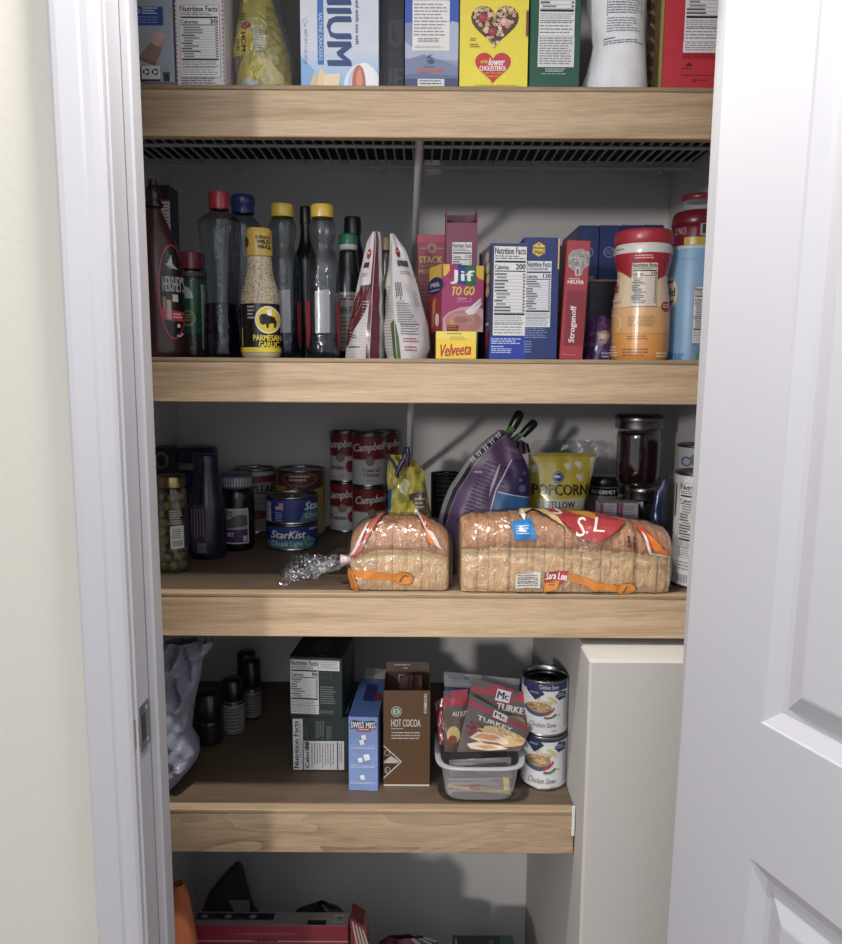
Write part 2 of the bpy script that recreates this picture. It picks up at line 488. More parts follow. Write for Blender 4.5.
def cap_mesh(mb, rows, rb, k, col, mat='plastic', ribs=0):
    pr = prof(rows, rb, k)
    mb.lathe(pr, col, mat, 48 if ribs else 36, ribs=ribs, ribamt=.02 if ribs else 0, cap0=False, cap1=False)
    # top disc
    r, z = pr[0]
    mb.lathe([(r, z), (r*.96, z+.0006), (.0001, z+.0006)], col, mat, 36)

def tin(name, label, cat, cx, rt, rb, hw, y, z, art, group=None, label_col=(225, 222, 220), lidcol=(170, 170, 175), steel=(150, 150, 155), height=None, deep=False, ringtab=True, lid_label=None):
    """a tin can: body with its paper label, lid, rims, pull tab. rt..rb picture rows of the wall, hw half width"""
    r0 = hw*KPX(cx, (rt+rb)/2, y)
    root, k = round_thing(name, label, cat, cx, rt, rb, y, z, group, y-r0)
    r = hw*k; h = height or (rb-rt)*KZ
    kk = h/(rb-rt)
    b = MB()
    b.lathe([(r*.94, 0), (r, .0008), (r, .0025), (r*.975, .004), (r*.975, h-.004), (r, h-.0025), (r, h-.0006), (r*.985, h), (r*.955, h-.0006), (r*.95, h-(.010 if deep else .004))], steel, 'metal', 44)
    b.lathe([(r*.94, 0.0), (.0001, .0005)], steel, 'metal', 44)
    b.build('can_body', root)
    l = MB()
    zt = h-(.010 if deep else .004)
    l.lathe([(r*.95, zt), (r*.86, zt-.0015), (r*.82, zt), (r*.5, zt+.0004), (r*.46, zt-.0006), (.0001, zt-.0006)], lidcol, 'metal', 44)
    ld = l.build('lid', root)
    if ringtab:
        t = MB()
        ring = [(r*.26*math.sin(a), -r*.42-r*.22*math.cos(a), zt+.0022) for a in [2*math.pi*i/18 for i in range(19)]]
        t.tube(ring, .0011, lidcol, 'metal', 6, caps=False)
        t.box((-r*.10, -r*.25, zt+.0004), (r*.10, r*.06, zt+.0024), lidcol, 'metal', .0004)
        t.build('pull_tab', ld)
    lb = MB()
    lb.lathe([(r*.985, .0045), (r*.985, h-.0045)], label_col, 'card', 48)
    A = Art(); art(A)
    rows = [(rt, hw*.985), (rb, hw*.985)]
    def mp(px, py, hh):
        a = math.asin(max(-1, min(1, (px-cx)/(hw*.985)))); R = r*.985+hh
        return (R*math.sin(a), -R*math.cos(a), (rb-py)*kk)
    emit(A, mp, None, root, lb, du=hw*.08, clip=(cx-hw*.97, rt+.0045/kk, cx+hw*.97, rb-.0045/kk))
    lb.build('label', root)
    root['h'] = h
    return root, r, h

def outline_bag(name, label, cat, rows, y, z, thick, colfn, art=None, mat='film', n=26, m=18, noise_amp=.0015, nfreq=45, seed=0, lean=0.0, group=None, tv=None, partname='bag', smooth=True, noart_part=None):
    """soft bag: rows = [(row, left px, right px), ...] from top to bottom; the last row stands on z"""
    rt, rb = rows[0][0], rows[-1][0]; rm = (rt+rb)/2
    cx = sum((a+b)/2 for _, a, b in rows)/len(rows)
    k = KPX(cx, rm, y); X0 = P(cx, rm, y).x
    kz = (P(cx, rt, y).z-z)/(rb-rt)
    root = thing(name, label, cat, (X0, y, z), 0, group)
    def lr(r):
        r = max(rt, min(rb, r))
        for (r0, a0, b0), (r1, a1, b1) in zip(rows, rows[1:]):
            if r0 <= r <= r1:
                t = (r-r0)/max(1e-6, r1-r0); return a0+(a1-a0)*t, b0+(b1-b0)*t
        return rows[-1][1:]
    tv = tv or (lambda v: min(1, .06+1.25*v**.75))          # v: 0 at the top seam, 1 at the base
    def front(u, v, h=0.0, sgn=-1):
        r = rt+(rb-rt)*v; a, b = lr(r)
        px = a+(b-a)*u
        s = max(0.0, 1-(2*u-1)**2)**.55
        t = thick*tv(v)*s
        nz = noise.noise(Vector((px*k*nfreq, (rb-r)*kz*nfreq*.6, seed+sgn*5)))*noise_amp*(s**.5)
        return ((px-cx)*k, lean*(1-v)*(rb-rt)*kz+sgn*(t+h)+nz, (rb-r)*kz)
    mb = MB()
    def cf(u, v):
        r = rt+(rb-rt)*v; a, b = lr(r); return colfn(a+(b-a)*u, r, u, v) if callable(colfn) else colfn
    mb.grid(lambda u, v: front(u, v), m, n, cf, mat, smooth=smooth, flip=True)
    mb.grid(lambda u, v: front(u, v, 0, 1), m, n, cf, mat, smooth=smooth)
    mb.face([front(i/m, 1, 0, -1) for i in range(m+1)]+[front(i/m, 1, 0, 1) for i in range(m, -1, -1)], cf(.5, 1), mat)
    if art:
        A = Art(); art(A)
        def mp(px, py, h):
            a, b = lr(py); u = max(0, min(1, (px-a)/max(1e-6, b-a))); v = (py-rt)/(rb-rt)
            # follow the faceted surface, not the smooth one
            i = min(m-1, int(u*m)); j = min(n-1, int(max(0, min(.9999, v))*n)); fu = u*m-i; fv = v*n-j
            q = [Vector(front((i+p)/m, (j+w)/n, h+.0005)) for p, w in ((0, 0), (1, 0), (0, 1), (1, 1))]
            return (q[0]*(1-fu)+q[1]*fu)*(1-fv)+(q[2]*(1-fu)+q[3]*fu)*fv
        w = max(b-a for _, a, b in rows)
        emit(A, mp, None, root, mb, du=w/m*.5, dv=(rb-rt)/n*.5, clip=(min(r[1] for r in rows), rt, max(r[2] for r in rows), rb), mat=mat)
    mb.build(partname, root)
    return root, k, cx, lr
# ================================================================== THE SETTING
WX0, WX1, OPX0, OPX1 = -.51, .50, -.342, .351     # pantry side walls, door opening
WHITE = (174, 174, 182); CREAM = (192, 189, 180); INNER = (212, 209, 208)
def setting():
    w = MB(); H = 2.44; HD = 2.05
    for x0, x1, z0, z1 in ((-1.7, OPX0-.012, 0, H), (OPX1+.012, 1.7, 0, H), (OPX0-.012, OPX1+.012, HD, H)):
        w.box((x0, -.24, z0), (x1, -.150, z1), CREAM, 'wall', .0005)
    struct(w, 'wall_front')
    w = MB(); w.box((WX0-.1, -.150, 0), (WX0, WALL_Y+.1, H), INNER, 'wall', .0005); struct(w, 'wall_left')
    w = MB(); w.box((WX1, -.150, 0), (WX1+.1, WALL_Y+.1, H), INNER, 'wall', .0005); struct(w, 'wall_right')
    w = MB(); w.box((WX0, WALL_Y, 0), (WX1, WALL_Y+.1, H), INNER, 'wall', .0005); struct(w, 'wall_back')
    w = MB(); w.box((-1.7, -4.2, -.1), (1.7, WALL_Y+.1, 0), (150, 128, 104), 'matte', .001); struct(w, 'floor')
    w = MB(); w.box((-1.7, -1.4, H), (1.7, WALL_Y+.1, H+.1), (232, 230, 226), 'wall', .001); struct(w, 'ceiling')
    # boxed-in duct that fills the lower right corner of the closet
    bx0, by0, bz = .2458, -.06, .979
    w = MB(); w.box((bx0, by0, 0), (WX1, WALL_Y, bz), (184, 181, 177), 'wall', .004); struct(w, 'wall_bulkhead')
    # casing (door trim) with a stepped profile; jambs with stops
    def casing(x_in, x_out):
        s = 1 if x_out > x_in else -1
        W = abs(x_out-x_in)
        pr = [(0, -.2405), (0, -.249), (.004, -.252), (.012, -.2535), (.020, -.2535), (.023, -.2555), (W-.010, -.2575), (W-.004, -.257), (W, -.254), (W, -.2405)]
        return [(x_in+s*a, b) for a, b in pr]
    c = MB(); c.prism(casing(OPX0-.004, OPX0-.058), 0, HD+.058, WHITE, 'paint', axis='z'); struct(c, 'trim_1')
    c = MB(); c.prism(casing(OPX1+.006, OPX1+.060), 0, HD+.058, WHITE, 'paint', axis='z'); struct(c, 'trim_2')
    c = MB(); c.box((OPX0-.057, -.257, HD+.004), (OPX1+.059, -.2405, HD+.058), WHITE, 'paint', .002); struct(c, 'trim_3')
    j = MB(); j.box((OPX0-.012, -.2445, 0), (OPX0, -.146, HD), WHITE, 'paint', .0015)
    j.box((OPX0-.001, -.205, 0), (OPX0+.011, -.172, HD-.012), WHITE, 'paint', .0025); jl = struct(j, 'trim_4')
    j = MB(); j.box((OPX1, -.2445, 0), (OPX1+.012, -.146, HD), WHITE, 'paint', .0015)
    j.box((OPX1-.011, -.205, 0), (OPX1+.001, -.172, HD-.012), WHITE, 'paint', .0025); struct(j, 'trim_5')
    j = MB(); j.box((OPX0, -.2445, HD-.012), (OPX1, -.146, HD), WHITE, 'paint', .001)
    j.box((OPX0+.011, -.205, HD-.024), (OPX1-.011, -.172, HD-.011), WHITE, 'paint', .0015); struct(j, 'trim_6')
    # strike plate let into the left jamb
    s = MB(); zc = P(143, 727, -.228).z
    s.box((OPX0-.0005, -.2385, zc-.029), (OPX0+.0016, -.2085, zc+.029), (150, 147, 142), 'metal', .0006)
    s.box((OPX0+.0012, -.2345, zc-.017), (OPX0+.0019, -.2215, zc+.017), (30, 28, 26), 'plastic', .0002)
    lip = [(OPX0+.0016, -.2385), (OPX0-.0005, -.2385), (OPX0-.003, -.2462), (OPX0-.0065, -.2500), (OPX0-.0072, -.2488), (OPX0-.001, -.2438)]
    s.prism(lip, zc-.0165, zc+.0165, (190, 188, 184), 'metal', axis='z')
    for dz in (-.021, .021):
        s.lathe([(.0034, 0), (.003, .0008), (.0001, .0010)], (215, 212, 205), 'metal', 12)
        n = 12*3
        for i in range(len(s.v)-n, len(s.v)):
            x, y, z = s.v[i]; s.v[i] = (OPX0+.0016+z, -.2165+x, zc+dz+y)
    s.build('strike_plate', jl)
    # the door leaf, swung out past ninety degrees
    D = MB(); W, T, HH = .665, .035, 2.02
    a0, a1 = .119, W-.119
    panels = [(a0, a1, .24, .862), (a0, a1, 1.017, 1.80)]
    xs = [0, a0, a1, W]; 
    # local: x along the leaf, y = thickness (visible face at y=0 looking to -y), z up
    rects = [(0, 0, a0, HH), (a1, 0, W, HH), (a0, 0, a1, .24), (a0, .862, a1, 1.017), (a0, 1.80, a1, HH)]
    DC = (174, 174, 183)
    def q(p): D.face(p, DC, 'paint')
    for side in (0, 1):
        Y = 0 if side == 0 else T; sg = 1 if side == 0 else -1
        for (x0, z0, x1, z1) in rects:
            p = [(x0, Y, z0), (x1, Y, z0), (x1, Y, z1), (x0, Y, z1)]
            q(p if side == 0 else p[::-1])
        for (x0, x1, z0, z1) in panels:
            ringsp = [(0, 0), (.002, .002), (.014, .009), (.017, .0105), (.024, .0105), (.027, .0095), (.046, .0015), (.049, .001)]
            loops = [[(x0+d, Y+sg*e, z0+d), (x1-d, Y+sg*e, z0+d), (x1-d, Y+sg*e, z1-d), (x0+d, Y+sg*e, z1-d)] for d, e in ringsp]
            for l0, l1 in zip(loops, loops[1:]):
                for i in range(4):
                    p = [l0[i], l0[(i+1) % 4], l1[(i+1) % 4], l1[i]]; q(p if side == 0 else p[::-1])
            q(loops[-1] if side == 0 else loops[-1][::-1])
    q([(0, 0, 0), (0, 0, HH), (0, T, HH), (0, T, 0)]); q([(W, 0, 0), (W, T, 0), (W, T, HH), (W, 0, HH)])
    q([(0, 0, HH), (W, 0, HH), (W, T, HH), (0, T, HH)]); q([(0, 0, 0), (0, T, 0), (W, T, 0), (W, 0, 0)])
    d = struct(D, 'door_1')
    ang = math.atan2(-.931, .364)
    d.matrix_world = Matrix.Translation((.3225, -.2455, 1.37)) @ Matrix.Rotation(math.radians(.72), 4, 'Y') @ Matrix.Rotation(ang, 4, 'Z') @ Matrix.Translation((0, 0, -1.36))
    hz = MB()
    for z in (.25, 1.05, 1.83):
        hz.tube([(-.006, T+.004, z-.045), (-.006, T+.004, z+.045)], .006, (180, 178, 172), 'metal', 10)
    hz.build('hinge', d)

    # ---------------------------------------------------------------- shelves: board, front board, edge strip
    def shelf(z, x1, label, fh, figured=False, dep=WALL_Y, th=.019, x0=WX0+.002):
        t = thing('wooden_shelf', label, 'shelf', ((x0+x1)/2, WALL_Y/2, z), 0, 'stained wooden pantry shelves')
        hw = (x1-x0)/2; oy = -WALL_Y/2
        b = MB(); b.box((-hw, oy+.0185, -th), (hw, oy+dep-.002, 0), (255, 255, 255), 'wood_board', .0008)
        if th < .01: b.face([(-hw+.002, oy+.0185, -th-.0004), (-hw+.002, oy+dep-.004, -th-.0004), (hw-.002, oy+dep-.004, -th-.0004), (hw-.002, oy+.0185, -th-.0004)], (26, 26, 32), 'matte')  # dark face under the thin board: its shade put in as colour
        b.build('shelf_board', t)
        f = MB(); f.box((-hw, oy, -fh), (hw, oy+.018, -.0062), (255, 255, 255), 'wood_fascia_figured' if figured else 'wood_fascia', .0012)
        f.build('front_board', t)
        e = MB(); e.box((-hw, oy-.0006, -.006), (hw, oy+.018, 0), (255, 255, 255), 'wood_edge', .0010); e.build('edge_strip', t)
        return t
    shelf(S1, WX1-.002, 'top wooden shelf carrying cereal boxes, cracker box and white bag', .068, dep=.36, th=.009)
    shelf(S2, WX1-.002, 'wooden shelf carrying sauce bottles and snack cartons', .064)
    shelf(S3, WX1-.002, 'wooden shelf carrying the two bagged bread loaves', .068)
    s4 = shelf(S4, .244, 'shorter wooden shelf with cocoa carton, ending at white boxed-in corner', .073, True)
    sp = MB(); c4 = (.244+WX0+.002)/2; sp.box((.2395-c4, -.0040-WALL_Y/2, -.040), (.2445-c4, -.0009-WALL_Y/2, .010), (214, 214, 216), 'plastic', .001); sp.build('spacer_strip', s4)
    # white wire shelf under the top wooden shelf, with slanted braces down to the wall
    wz = S1-.0135
    t = thing('wire_shelf', 'grey wire shelf running directly under the top wooden shelf', 'wire shelf', (0, .25, wz))
    WC = (205, 205, 212)
    r = MB()
    for y, z in ((.03, 0), (.03, -.030), (.10, -.0045), (.22, -.0045), (.355, -.0045)):
        r.tube([(WX0+.005, y-.25, z-.004), (WX1-.005, y-.25, z-.004)], .0032, WC, 'plastic', 8)
    r.build('rail', t)
    g = MB()
    for i in range(60):
        x = WX0+.012+i*.0166
        g.tube([(x, .03-.25, -.030), (x, .03-.25, -.001), (x, .357-.25, -.001)], .0020, WC, 'plastic', 6)
    g.build('wire_grille', t)
    for px in (237, 383, 531, 660):
        c = MB(); x = P(px, 165, .355).x; c.box((x-.006, .352-.25, -.020), (x+.006, .362-.25, -.004), (190, 190, 194), 'plastic', .002); c.build('wall_clip', t)
    for (px_t, zt, px_b, row_b, yt, lab) in ((420, wz-.012, 413, 292, .045, 'white slanted brace holding up the wire shelf, behind the red snack boxes'),
                                             (411, S2-.030, 409.5, 478, .10, 'white slanted brace under the bottle shelf, behind the yellow bag')):
        xt = P(px_t, 150 if zt > 1.6 else 405, yt).x; bt = P(px_b, row_b, WALL_Y-.008)
        t = thing('shelf_brace', lab, 'shelf brace', (bt.x, WALL_Y-.008, bt.z), 0, 'white braces under the shelves')
        b = MB(); b.tube([(xt-bt.x, yt-WALL_Y+.008, zt-bt.z), (0, -.006, .004)], .0058, (214, 212, 210), 'plastic', 12); b.build('brace_bar', t)
        c = MB(); c.box((-.009, -.003, -.03), (.009, .007, .02), (214, 212, 210), 'plastic', .002); c.build('wall_clip', t)
setting()
S4 += .0004      # goods rest a hair above the board
# ================================================================== CAMERA, LIGHT
def light():
    cam = bpy.data.cameras.new('camera'); co = bpy.data.objects.new('camera', cam); COL.objects.link(co)
    cam.sensor_fit = 'HORIZONTAL'; cam.sensor_width = 36; cam.lens = F*36/842
    cam.clip_start = .02
    co.matrix_world = Matrix.Translation((0, CY, CZ)) @ Matrix.Rotation(math.pi/2-TILT, 4, 'X') @ Matrix.Rotation(ROLL, 4, 'Z')
    SC.camera = co
    def area(name, loc, target, size, power, col):
        l = bpy.data.lights.new(name, 'AREA'); l.energy = power; l.size = size; l.shape = 'DISK'; l.color = col
        o = bpy.data.objects.new(name, l); COL.objects.link(o); o.location = loc
        o.rotation_euler = (Vector(target)-Vector(loc)).to_track_quat('-Z', 'Y').to_euler()
        return o
    area('ceiling_light_hall', (-.1, -.375, 2.42), (-.1, -.30, 0), .10, 29.0, (1, .95, .88))
    area('room_light', (-1.72, -3.25, 1.78), (0, 0, 1.25), .24, 52, (1, .96, .92))
    area('front_fill_light', (-.25, -1.7, 2.08), (0, 0, 1.5), 1.3, 8.5, (.93, .96, 1))  # soft fill added out in front, mainly to brighten the upper shelf
    w = bpy.data.worlds.new('world'); SC.world = w; w.use_nodes = True
    bg = w.node_tree.nodes['Background']; bg.inputs[0].default_value = (.90, .94, 1, 1); bg.inputs[1].default_value = .72
    SC.view_settings.view_transform = 'Standard'
    SC.view_settings.exposure = 0.0
    SC.cycles.transparent_max_bounces = 32
    SC.cycles.max_bounces = 8
light()
# ================================================================== TOP SHELF
K = (28, 28, 30); W = (232, 231, 232)
def top_shelf():
    Y = .004
    def art(A):
        A.rect(132, 4.5, 163, 23, (40, 78, 150), 2)
        for i in range(6):
            a = math.pi/3*i; A.ell(137.5+2.2*math.sin(a), 9+2.2*math.cos(a), .8, .8, W, 3, 8)
        A.lines(142, 5.5, 158, 13, 3, (220, 224, 235), 3, .5, 4); A.lines(136, 14.5, 162, 22, 3, (130, 160, 215), 3, .4, 6)
        A.poly([(137, 54), (149, 40), (161, 45), (154.5, 61)], (150, 118, 100), 2); A.poly([(137, 54), (154.5, 61), (153, 63), (137, 57)], (120, 92, 78), 2)
        for i in range(4): A.poly([(141+i*4, 51-i*2), (142+i*4, 51.4-i*2), (149+i*2.4, 42+i), (148+i*2.4, 42+i)], (136, 106, 90), 3)
        A.poly([(151, 40), (153.5, 30), (156, 27.5), (157, 31), (163, 30), (165, 34), (160, 40), (156, 44)], (205, 160, 150), 3)
        A.ell(160, 33, 4.5, 3.5, (212, 168, 160), 4); A.poly([(160, 40), (170, 36), (171, 38), (161, 43)], (180, 165, 168), 3)
        A.poly([(137, 79), (137, 66), (140, 62), (143, 62), (143, 79)], (62, 66, 76), 2); A.rect(139.5, 63, 158, 76.5, (214, 214, 216), 3); A.rect(139.5, 76.5, 158, 78.5, K, 3)
        for cx in (144, 153): A.ring(cx, 69.2, 3.4, 3.4, 1.5, K, 4, 9, 10, 110); A.ring(cx, 69.2, 3.4, 3.4, 1.5, K, 4, 9, 130, 230); A.ring(cx, 69.2, 3.4, 3.4, 1.5, K, 4, 9, 250, 350)
        A.rect(161, 69.5, 167.5, 78.5, (52, 54, 62), 2); A.poly([(160.5, 69.5), (168, 69.5), (168, 71), (160.5, 71)], (72, 74, 82), 3)
        A.lines(163, 63, 167, 69, 3, (150, 150, 160), 3, .4, 2); A.rect(130, 79, 173, 83, (120, 122, 130), 2)
    carton('grocery_box', 'grey-blue box showing a hand holding a brown paper bag', 'box', 129, 172.3, -60, 82.5, Y, .07, S1, (158, 165, 178), art)
    def art(A):
        for i in range(46):
            r = -118+i*4.4
            for x, s in ((173.6, 1), (222.6, -1)):
                A.poly([(x, r), (x+s*2.2, r+2.2), (x, r+4.4)], (176, 128, 132) if i % 2 else (150, 110, 118), 2)
        A.nutrition(178, 2, 218.5, 74.5, 30, seed=5); A.lines(178, 75.3, 217, 82.5, 3, (90, 88, 92), 3, .45, 9)
        A.rect(178, -90, 218, -10, (198, 150, 150), 2); A.lines(182, -80, 214, -30, 6, W, 3, .5, 8)
    carton('drink_mix_box', 'pale box with zigzag edges and nutrition panel reading 30 calories', 'box', 173.3, 223, -118, 83, Y, .055, S1, (214, 206, 208), art)
    # clear bag around a folded yellow packet
    rows = [(-70, 250, 275), (-35, 243, 276), (0, 230, 282), (25, 226, 289), (45, 225, 293), (65, 227, 295), (83, 232, 293)]
    inner = [(-30, 250, 270), (-5, 241, 272), (25, 236, 282), (45, 231, 289), (65, 232, 291), (83.5, 235, 290)]
    def cf(px, r, u, v):
        if px > 268 and 4 < r < 70: return (150, 142, 66) if int(px*.9) % 2 else (170, 160, 78)
        if px < 246 and r < 18: return (150, 140, 62)
        return (196, 184, 92)
    def art(A):
        A.poly([(231, 46), (244, 26), (252, 24), (262, 47)], (226, 204, 66), 2); A.poly([(231, 50), (246, 50), (237, 72), (231, 72)], (132, 112, 104), 2)
        A.poly([(258, 48), (268, 58), (266, 70), (250, 74), (246, 66)], (222, 200, 60), 2)
        A.poly([(254, 24), (260, 25), (268, 46), (259, 48)], (205, 200, 178), 3); A.lines(255, 26, 266, 46, 9, (150, 142, 110), 4, .4, 3)
        A.poly([(264, 47), (285, 68), (284, 80), (270, 76)], (214, 200, 120), 2)
        A.text('HOM', 243.5, 30, 249, 46, (96, 66, 28), rot=-90, ly=5); A.text('HOM', 238.5, 35, 242, 45, (60, 48, 24), rot=-90, ly=5)
        A.ell(249, 24, 5, 3.5, (178, 70, 78), 4); A.poly([(238, 82), (248, 70), (262, 74), (256, 83)], (206, 206, 196), 3)
        A.lines(242, 12, 250, 24, 4, (120, 110, 50), 3, .4, 5); A.rect(277, 75, 282, 82, (176, 110, 74), 3)
    root, k, cx, lr = outline_bag('bagged_packet', 'yellow food packet folded inside a clear plastic bag', 'bagged food', inner, .055, S1, .026, cf, art, noise_amp=.006, seed=3, partname='yellow_packet')
    mb = MB(); n, m = 22, 16; KZ = (P(cx, -30, .045).z-S1)/113.5
    def lr2(r):
        for (r0, a0, b0), (r1, a1, b1) in zip(rows, rows[1:]):
            if r0 <= r <= r1+.01:
                t = (r-r0)/(r1-r0); return a0+(a1-a0)*t, b0+(b1-b0)*t
        return rows[-1][1:]
    for sg in (-1, 1):
        def fn(u, v):
            r = -70+153*v; a, b = lr2(r); px = a+(b-a)*u; s = max(0, 1-(2*u-1)**2)**.5
            return ((px-cx)*k, sg*(.004+.030*s*min(1, v*1.6))+noise.noise(Vector((px*.16, r*.10, sg)))*.004*s, (83.5-r)*KZ)
        mb.grid(fn, m, n, (255, 255, 255), 'polybag', flip=sg < 0)
    mb.build('clear_bag', root)
    # saltine box
    def art(A):
        A.vgrad(299, -95, 380, 50, (206, 206, 214), (202, 208, 222), 6, 1); A.vgrad(299, 50, 380, 86.5, (196, 206, 226), (140, 182, 228), 8, 1)
        A.poly([(300, 55), (314, 70), (308, 86), (299, 86)], (120, 170, 225), 2)
        A.rect(317, -92, 323.3, 64, (42, 108, 186), 2); A.text('SALTINE CRACKERS', 318.5, 11.6, 322, 59.5, (205, 222, 240), rot=-90, bold=False)
        A.text('PREMIUM', 326.7, -77, 351, 64, (36, 64, 122), rot=-90, ly=3)
        A.text('topped with sea salt', 354.3, -14, 359, 43.5, (48, 84, 140), rot=-90); A.text('NET WT 1 LB (453g)', 302.7, 28.5, 306.8, 63.5, (110, 116, 130), rot=-90, bold=False)
        A.ring(304.5, 20, 2.4, 2.4, .4, (110, 116, 130), 3); A.ell(304.5, 24.3, .9, .9, (110, 116, 130), 3, 8)
        A.ell(362, 88, 19, 26, (226, 228, 234), 2); A.ell(361, 86, 14, 22, (186, 200, 226), 3); A.ell(364, 88, 13, 26.5, (236, 236, 240), 3); A.ell(358.5, 84, 7, 20, (196, 100, 84), 4); A.ell(359, 80, 3, 12, (220, 140, 116), 5)
        A.poly([(309, 86), (311.5, 75), (316, 73), (318, 86)], (214, 184, 136), 5); A.poly([(316, 86), (319, 67), (324, 71), (325, 86)], (228, 202, 156), 5); A.poly([(324, 74), (340, 73), (338, 86), (323, 86)], (236, 214, 174), 6)
        for x, y in ((328, 78), (332, 77), (336, 78), (328, 82), (332, 82), (336, 82)): A.ell(x, y, .5, .5, (180, 150, 104), 7, 6)
    carton('cracker_box', 'tall white and pale blue saltine cracker box with sideways lettering', 'box', 299.8, 378.6, -92, 86, Y, .075, S1, (204, 205, 214), art)
    def art(A):
        A.poly([(388, 15), (403, 15), (403, 38), (397, 43), (388, 38)], (40, 42, 54), 2); A.text('k', 392.5, 21, 397.5, 37, (14, 15, 22), ly=3)
        A.text('UE', 379, 62, 403, 81, (48, 50, 62)); A.lines(380, 46, 403, 55, 3, (40, 42, 54), 3, .4, 3)
    carton('dark_box', 'near-black box recessed between cracker box and blue box', 'box', 379.6, 404.4, -60, 86, .03, .06, S1, (18, 20, 32), art)
    def art(A):
        A.vgrad(404, -80, 460, 22, (36, 70, 178), (50, 84, 186), 5, 1); A.vgrad(404, 22, 460, 88, (120, 138, 176), (146, 156, 186), 6, 1)
        A.poly([(404, 40), (416, 50), (432, 46), (444, 30), (452, 20), (460, 22), (460, 60), (404, 58)], (170, 178, 204), 2)
        A.poly([(404, 60), (424, 54), (460, 66), (460, 75), (404, 76)], (118, 128, 164), 3); A.rect(404, 75, 460, 88, (60, 72, 118), 2); A.poly([(404, 75), (425, 72), (445, 76), (460, 74), (460, 78), (404, 79)], (96, 108, 150), 3)
        A.nutrition(412.5, -70, 449.8, 0, 190, seed=12); A.rect(412.5, 0, 449.8, 50, (226, 224, 222), 3); A.lines(414, 3, 448.5, 37, 10, (136, 136, 140), 4, .45, 5); A.lines(418, 37.5, 444, 42.5, 3, (104, 104, 108), 4, .55, 6); A.lines(415, 45.5, 449, 48.5, 2, (120, 120, 120), 4, .4, 7)
        A.ring(431, 59, 4.2, 4.8, .7, (58, 66, 96), 4, 10, 20, 300); A.ell(430, 57, 1.4, 1.4, (58, 66, 96), 4, 8); A.poly([(428, 60), (433, 58), (435, 63), (430, 64)], (70, 78, 108), 4)
        A.lines(417.5, 68.8, 444, 73, 1, (196, 96, 62), 4, .9, 8, ragged=0); A.lines(423, 66.2, 438, 68, 1, (70, 76, 106), 4, .6, 3)
        A.rect(418, 79, 445, 88, (214, 214, 216), 4); A.lines(420, 80.5, 443, 86, 2, (60, 60, 66), 5, .5, 9)
    carton('pasta_box', 'blue box with cloudy mountain picture and white ingredients panel', 'box', 405, 459, -75, 87, Y, .06, S1, (40, 74, 176), art)
    def art(A):
        A.vgrad(459, -95, 530, 89, (232, 206, 46), (238, 220, 52), 5, 1)
        A.heart(471.3, 5, 519.5, 49, (92, 52, 44), 2)
        rr = random.Random(4); n = 0
        while n < 105:
            x, y = 471+rr.random()*49, 6+rr.random()*41
            dx = abs(x-495.4)/24.1; t = (y-5)/44
            lim = .86 if t < .28 and dx > .12 else (1.0-t)*1.15
            if dx > lim or (dx < .15 and t < .16) or (dx > .8 and t < .1): continue
            if min((x-483)**2+(y-18)**2, (x-504.5)**2+(y-22)**2, (x-493)**2+(y-32)**2) < 19: continue
            A.ring(x, y, 1.75, 1.6, .9, rr.choice([(226, 198, 150), (206, 172, 120), (234, 212, 172)]), 3+(n % 3), 8); n += 1
        for x, y, c in ((483, 18, (170, 50, 62)), (504.5, 22, (222, 160, 146)), (493, 32, (156, 44, 60))):
            A.ell(x, y, 4.6, 4.2, c, 7, 14); A.ell(x-.8, y-.8, 2, 1.8, tuple(min(255, v+28) for v in c), 8, 10)
        A.heart(476, 53, 512, 85, (206, 42, 50), 2)
        A.text('can help', 481.5, 60, 488.5, 65, (240, 204, 60), ly=4); A.text('lower', 489.5, 58.5, 506, 66, W, it=True, ly=4); A.text('CHOLESTEROL', 480.6, 66.6, 507.6, 71.6, W, ly=4)
        A.text("as part of a heart", 483, 72.6, 504, 75.2, (240, 204, 60), bold=False, ly=4); A.text('healthy diet', 486.5, 76, 500.5, 78.8, (240, 204, 60), bold=False, ly=4)
        A.lines(470.5, 38, 477, 42, 2, (150, 118, 40), 3, .5, 3); A.lines(470.5, 44, 481, 48.5, 2, (150, 118, 40), 3, .5, 4); A.lines(476, 86, 520, 87.3, 1, (170, 140, 40), 3, .5, 4)
        A.rect(526.6, 10, 529.4, 36, (112, 62, 44), 3)
    carton('cereal_box', 'yellow cereal box with a cereal heart and a red heart', 'box', 460.3, 529.3, -95, 88, Y, .06, S1, (236, 212, 48), art)
    def art(A):
        A.nutrition(539, -70, 575.6, 36, 150, seed=22); A.rect(539, 36, 575.6, 67.5, (214, 214, 212), 3); A.lines(540.5, 37.5, 574, 66, 11, (126, 126, 130), 4, .5, 15, ragged=.2)
        A.lines(547, 69, 569, 73, 3, (200, 214, 206), 3, .5, 5); A.lines(543, 74, 573, 75.6, 1, (160, 190, 176), 3, .6, 5)
    carton('green_box', 'dark green box with a long white nutrition panel, beside the white bag', 'box', 530.8, 581.6, -85, 88.5, Y, .06, S1, (20, 82, 62), art)
    # white bag with a pinched waist
    rows = [(-75, 588, 646), (-68, 586, 648), (0, 586.5, 646), (22, 590, 646), (40, 594.5, 647), (60, 590, 649), (78, 584.5, 651), (90, 583, 650)]
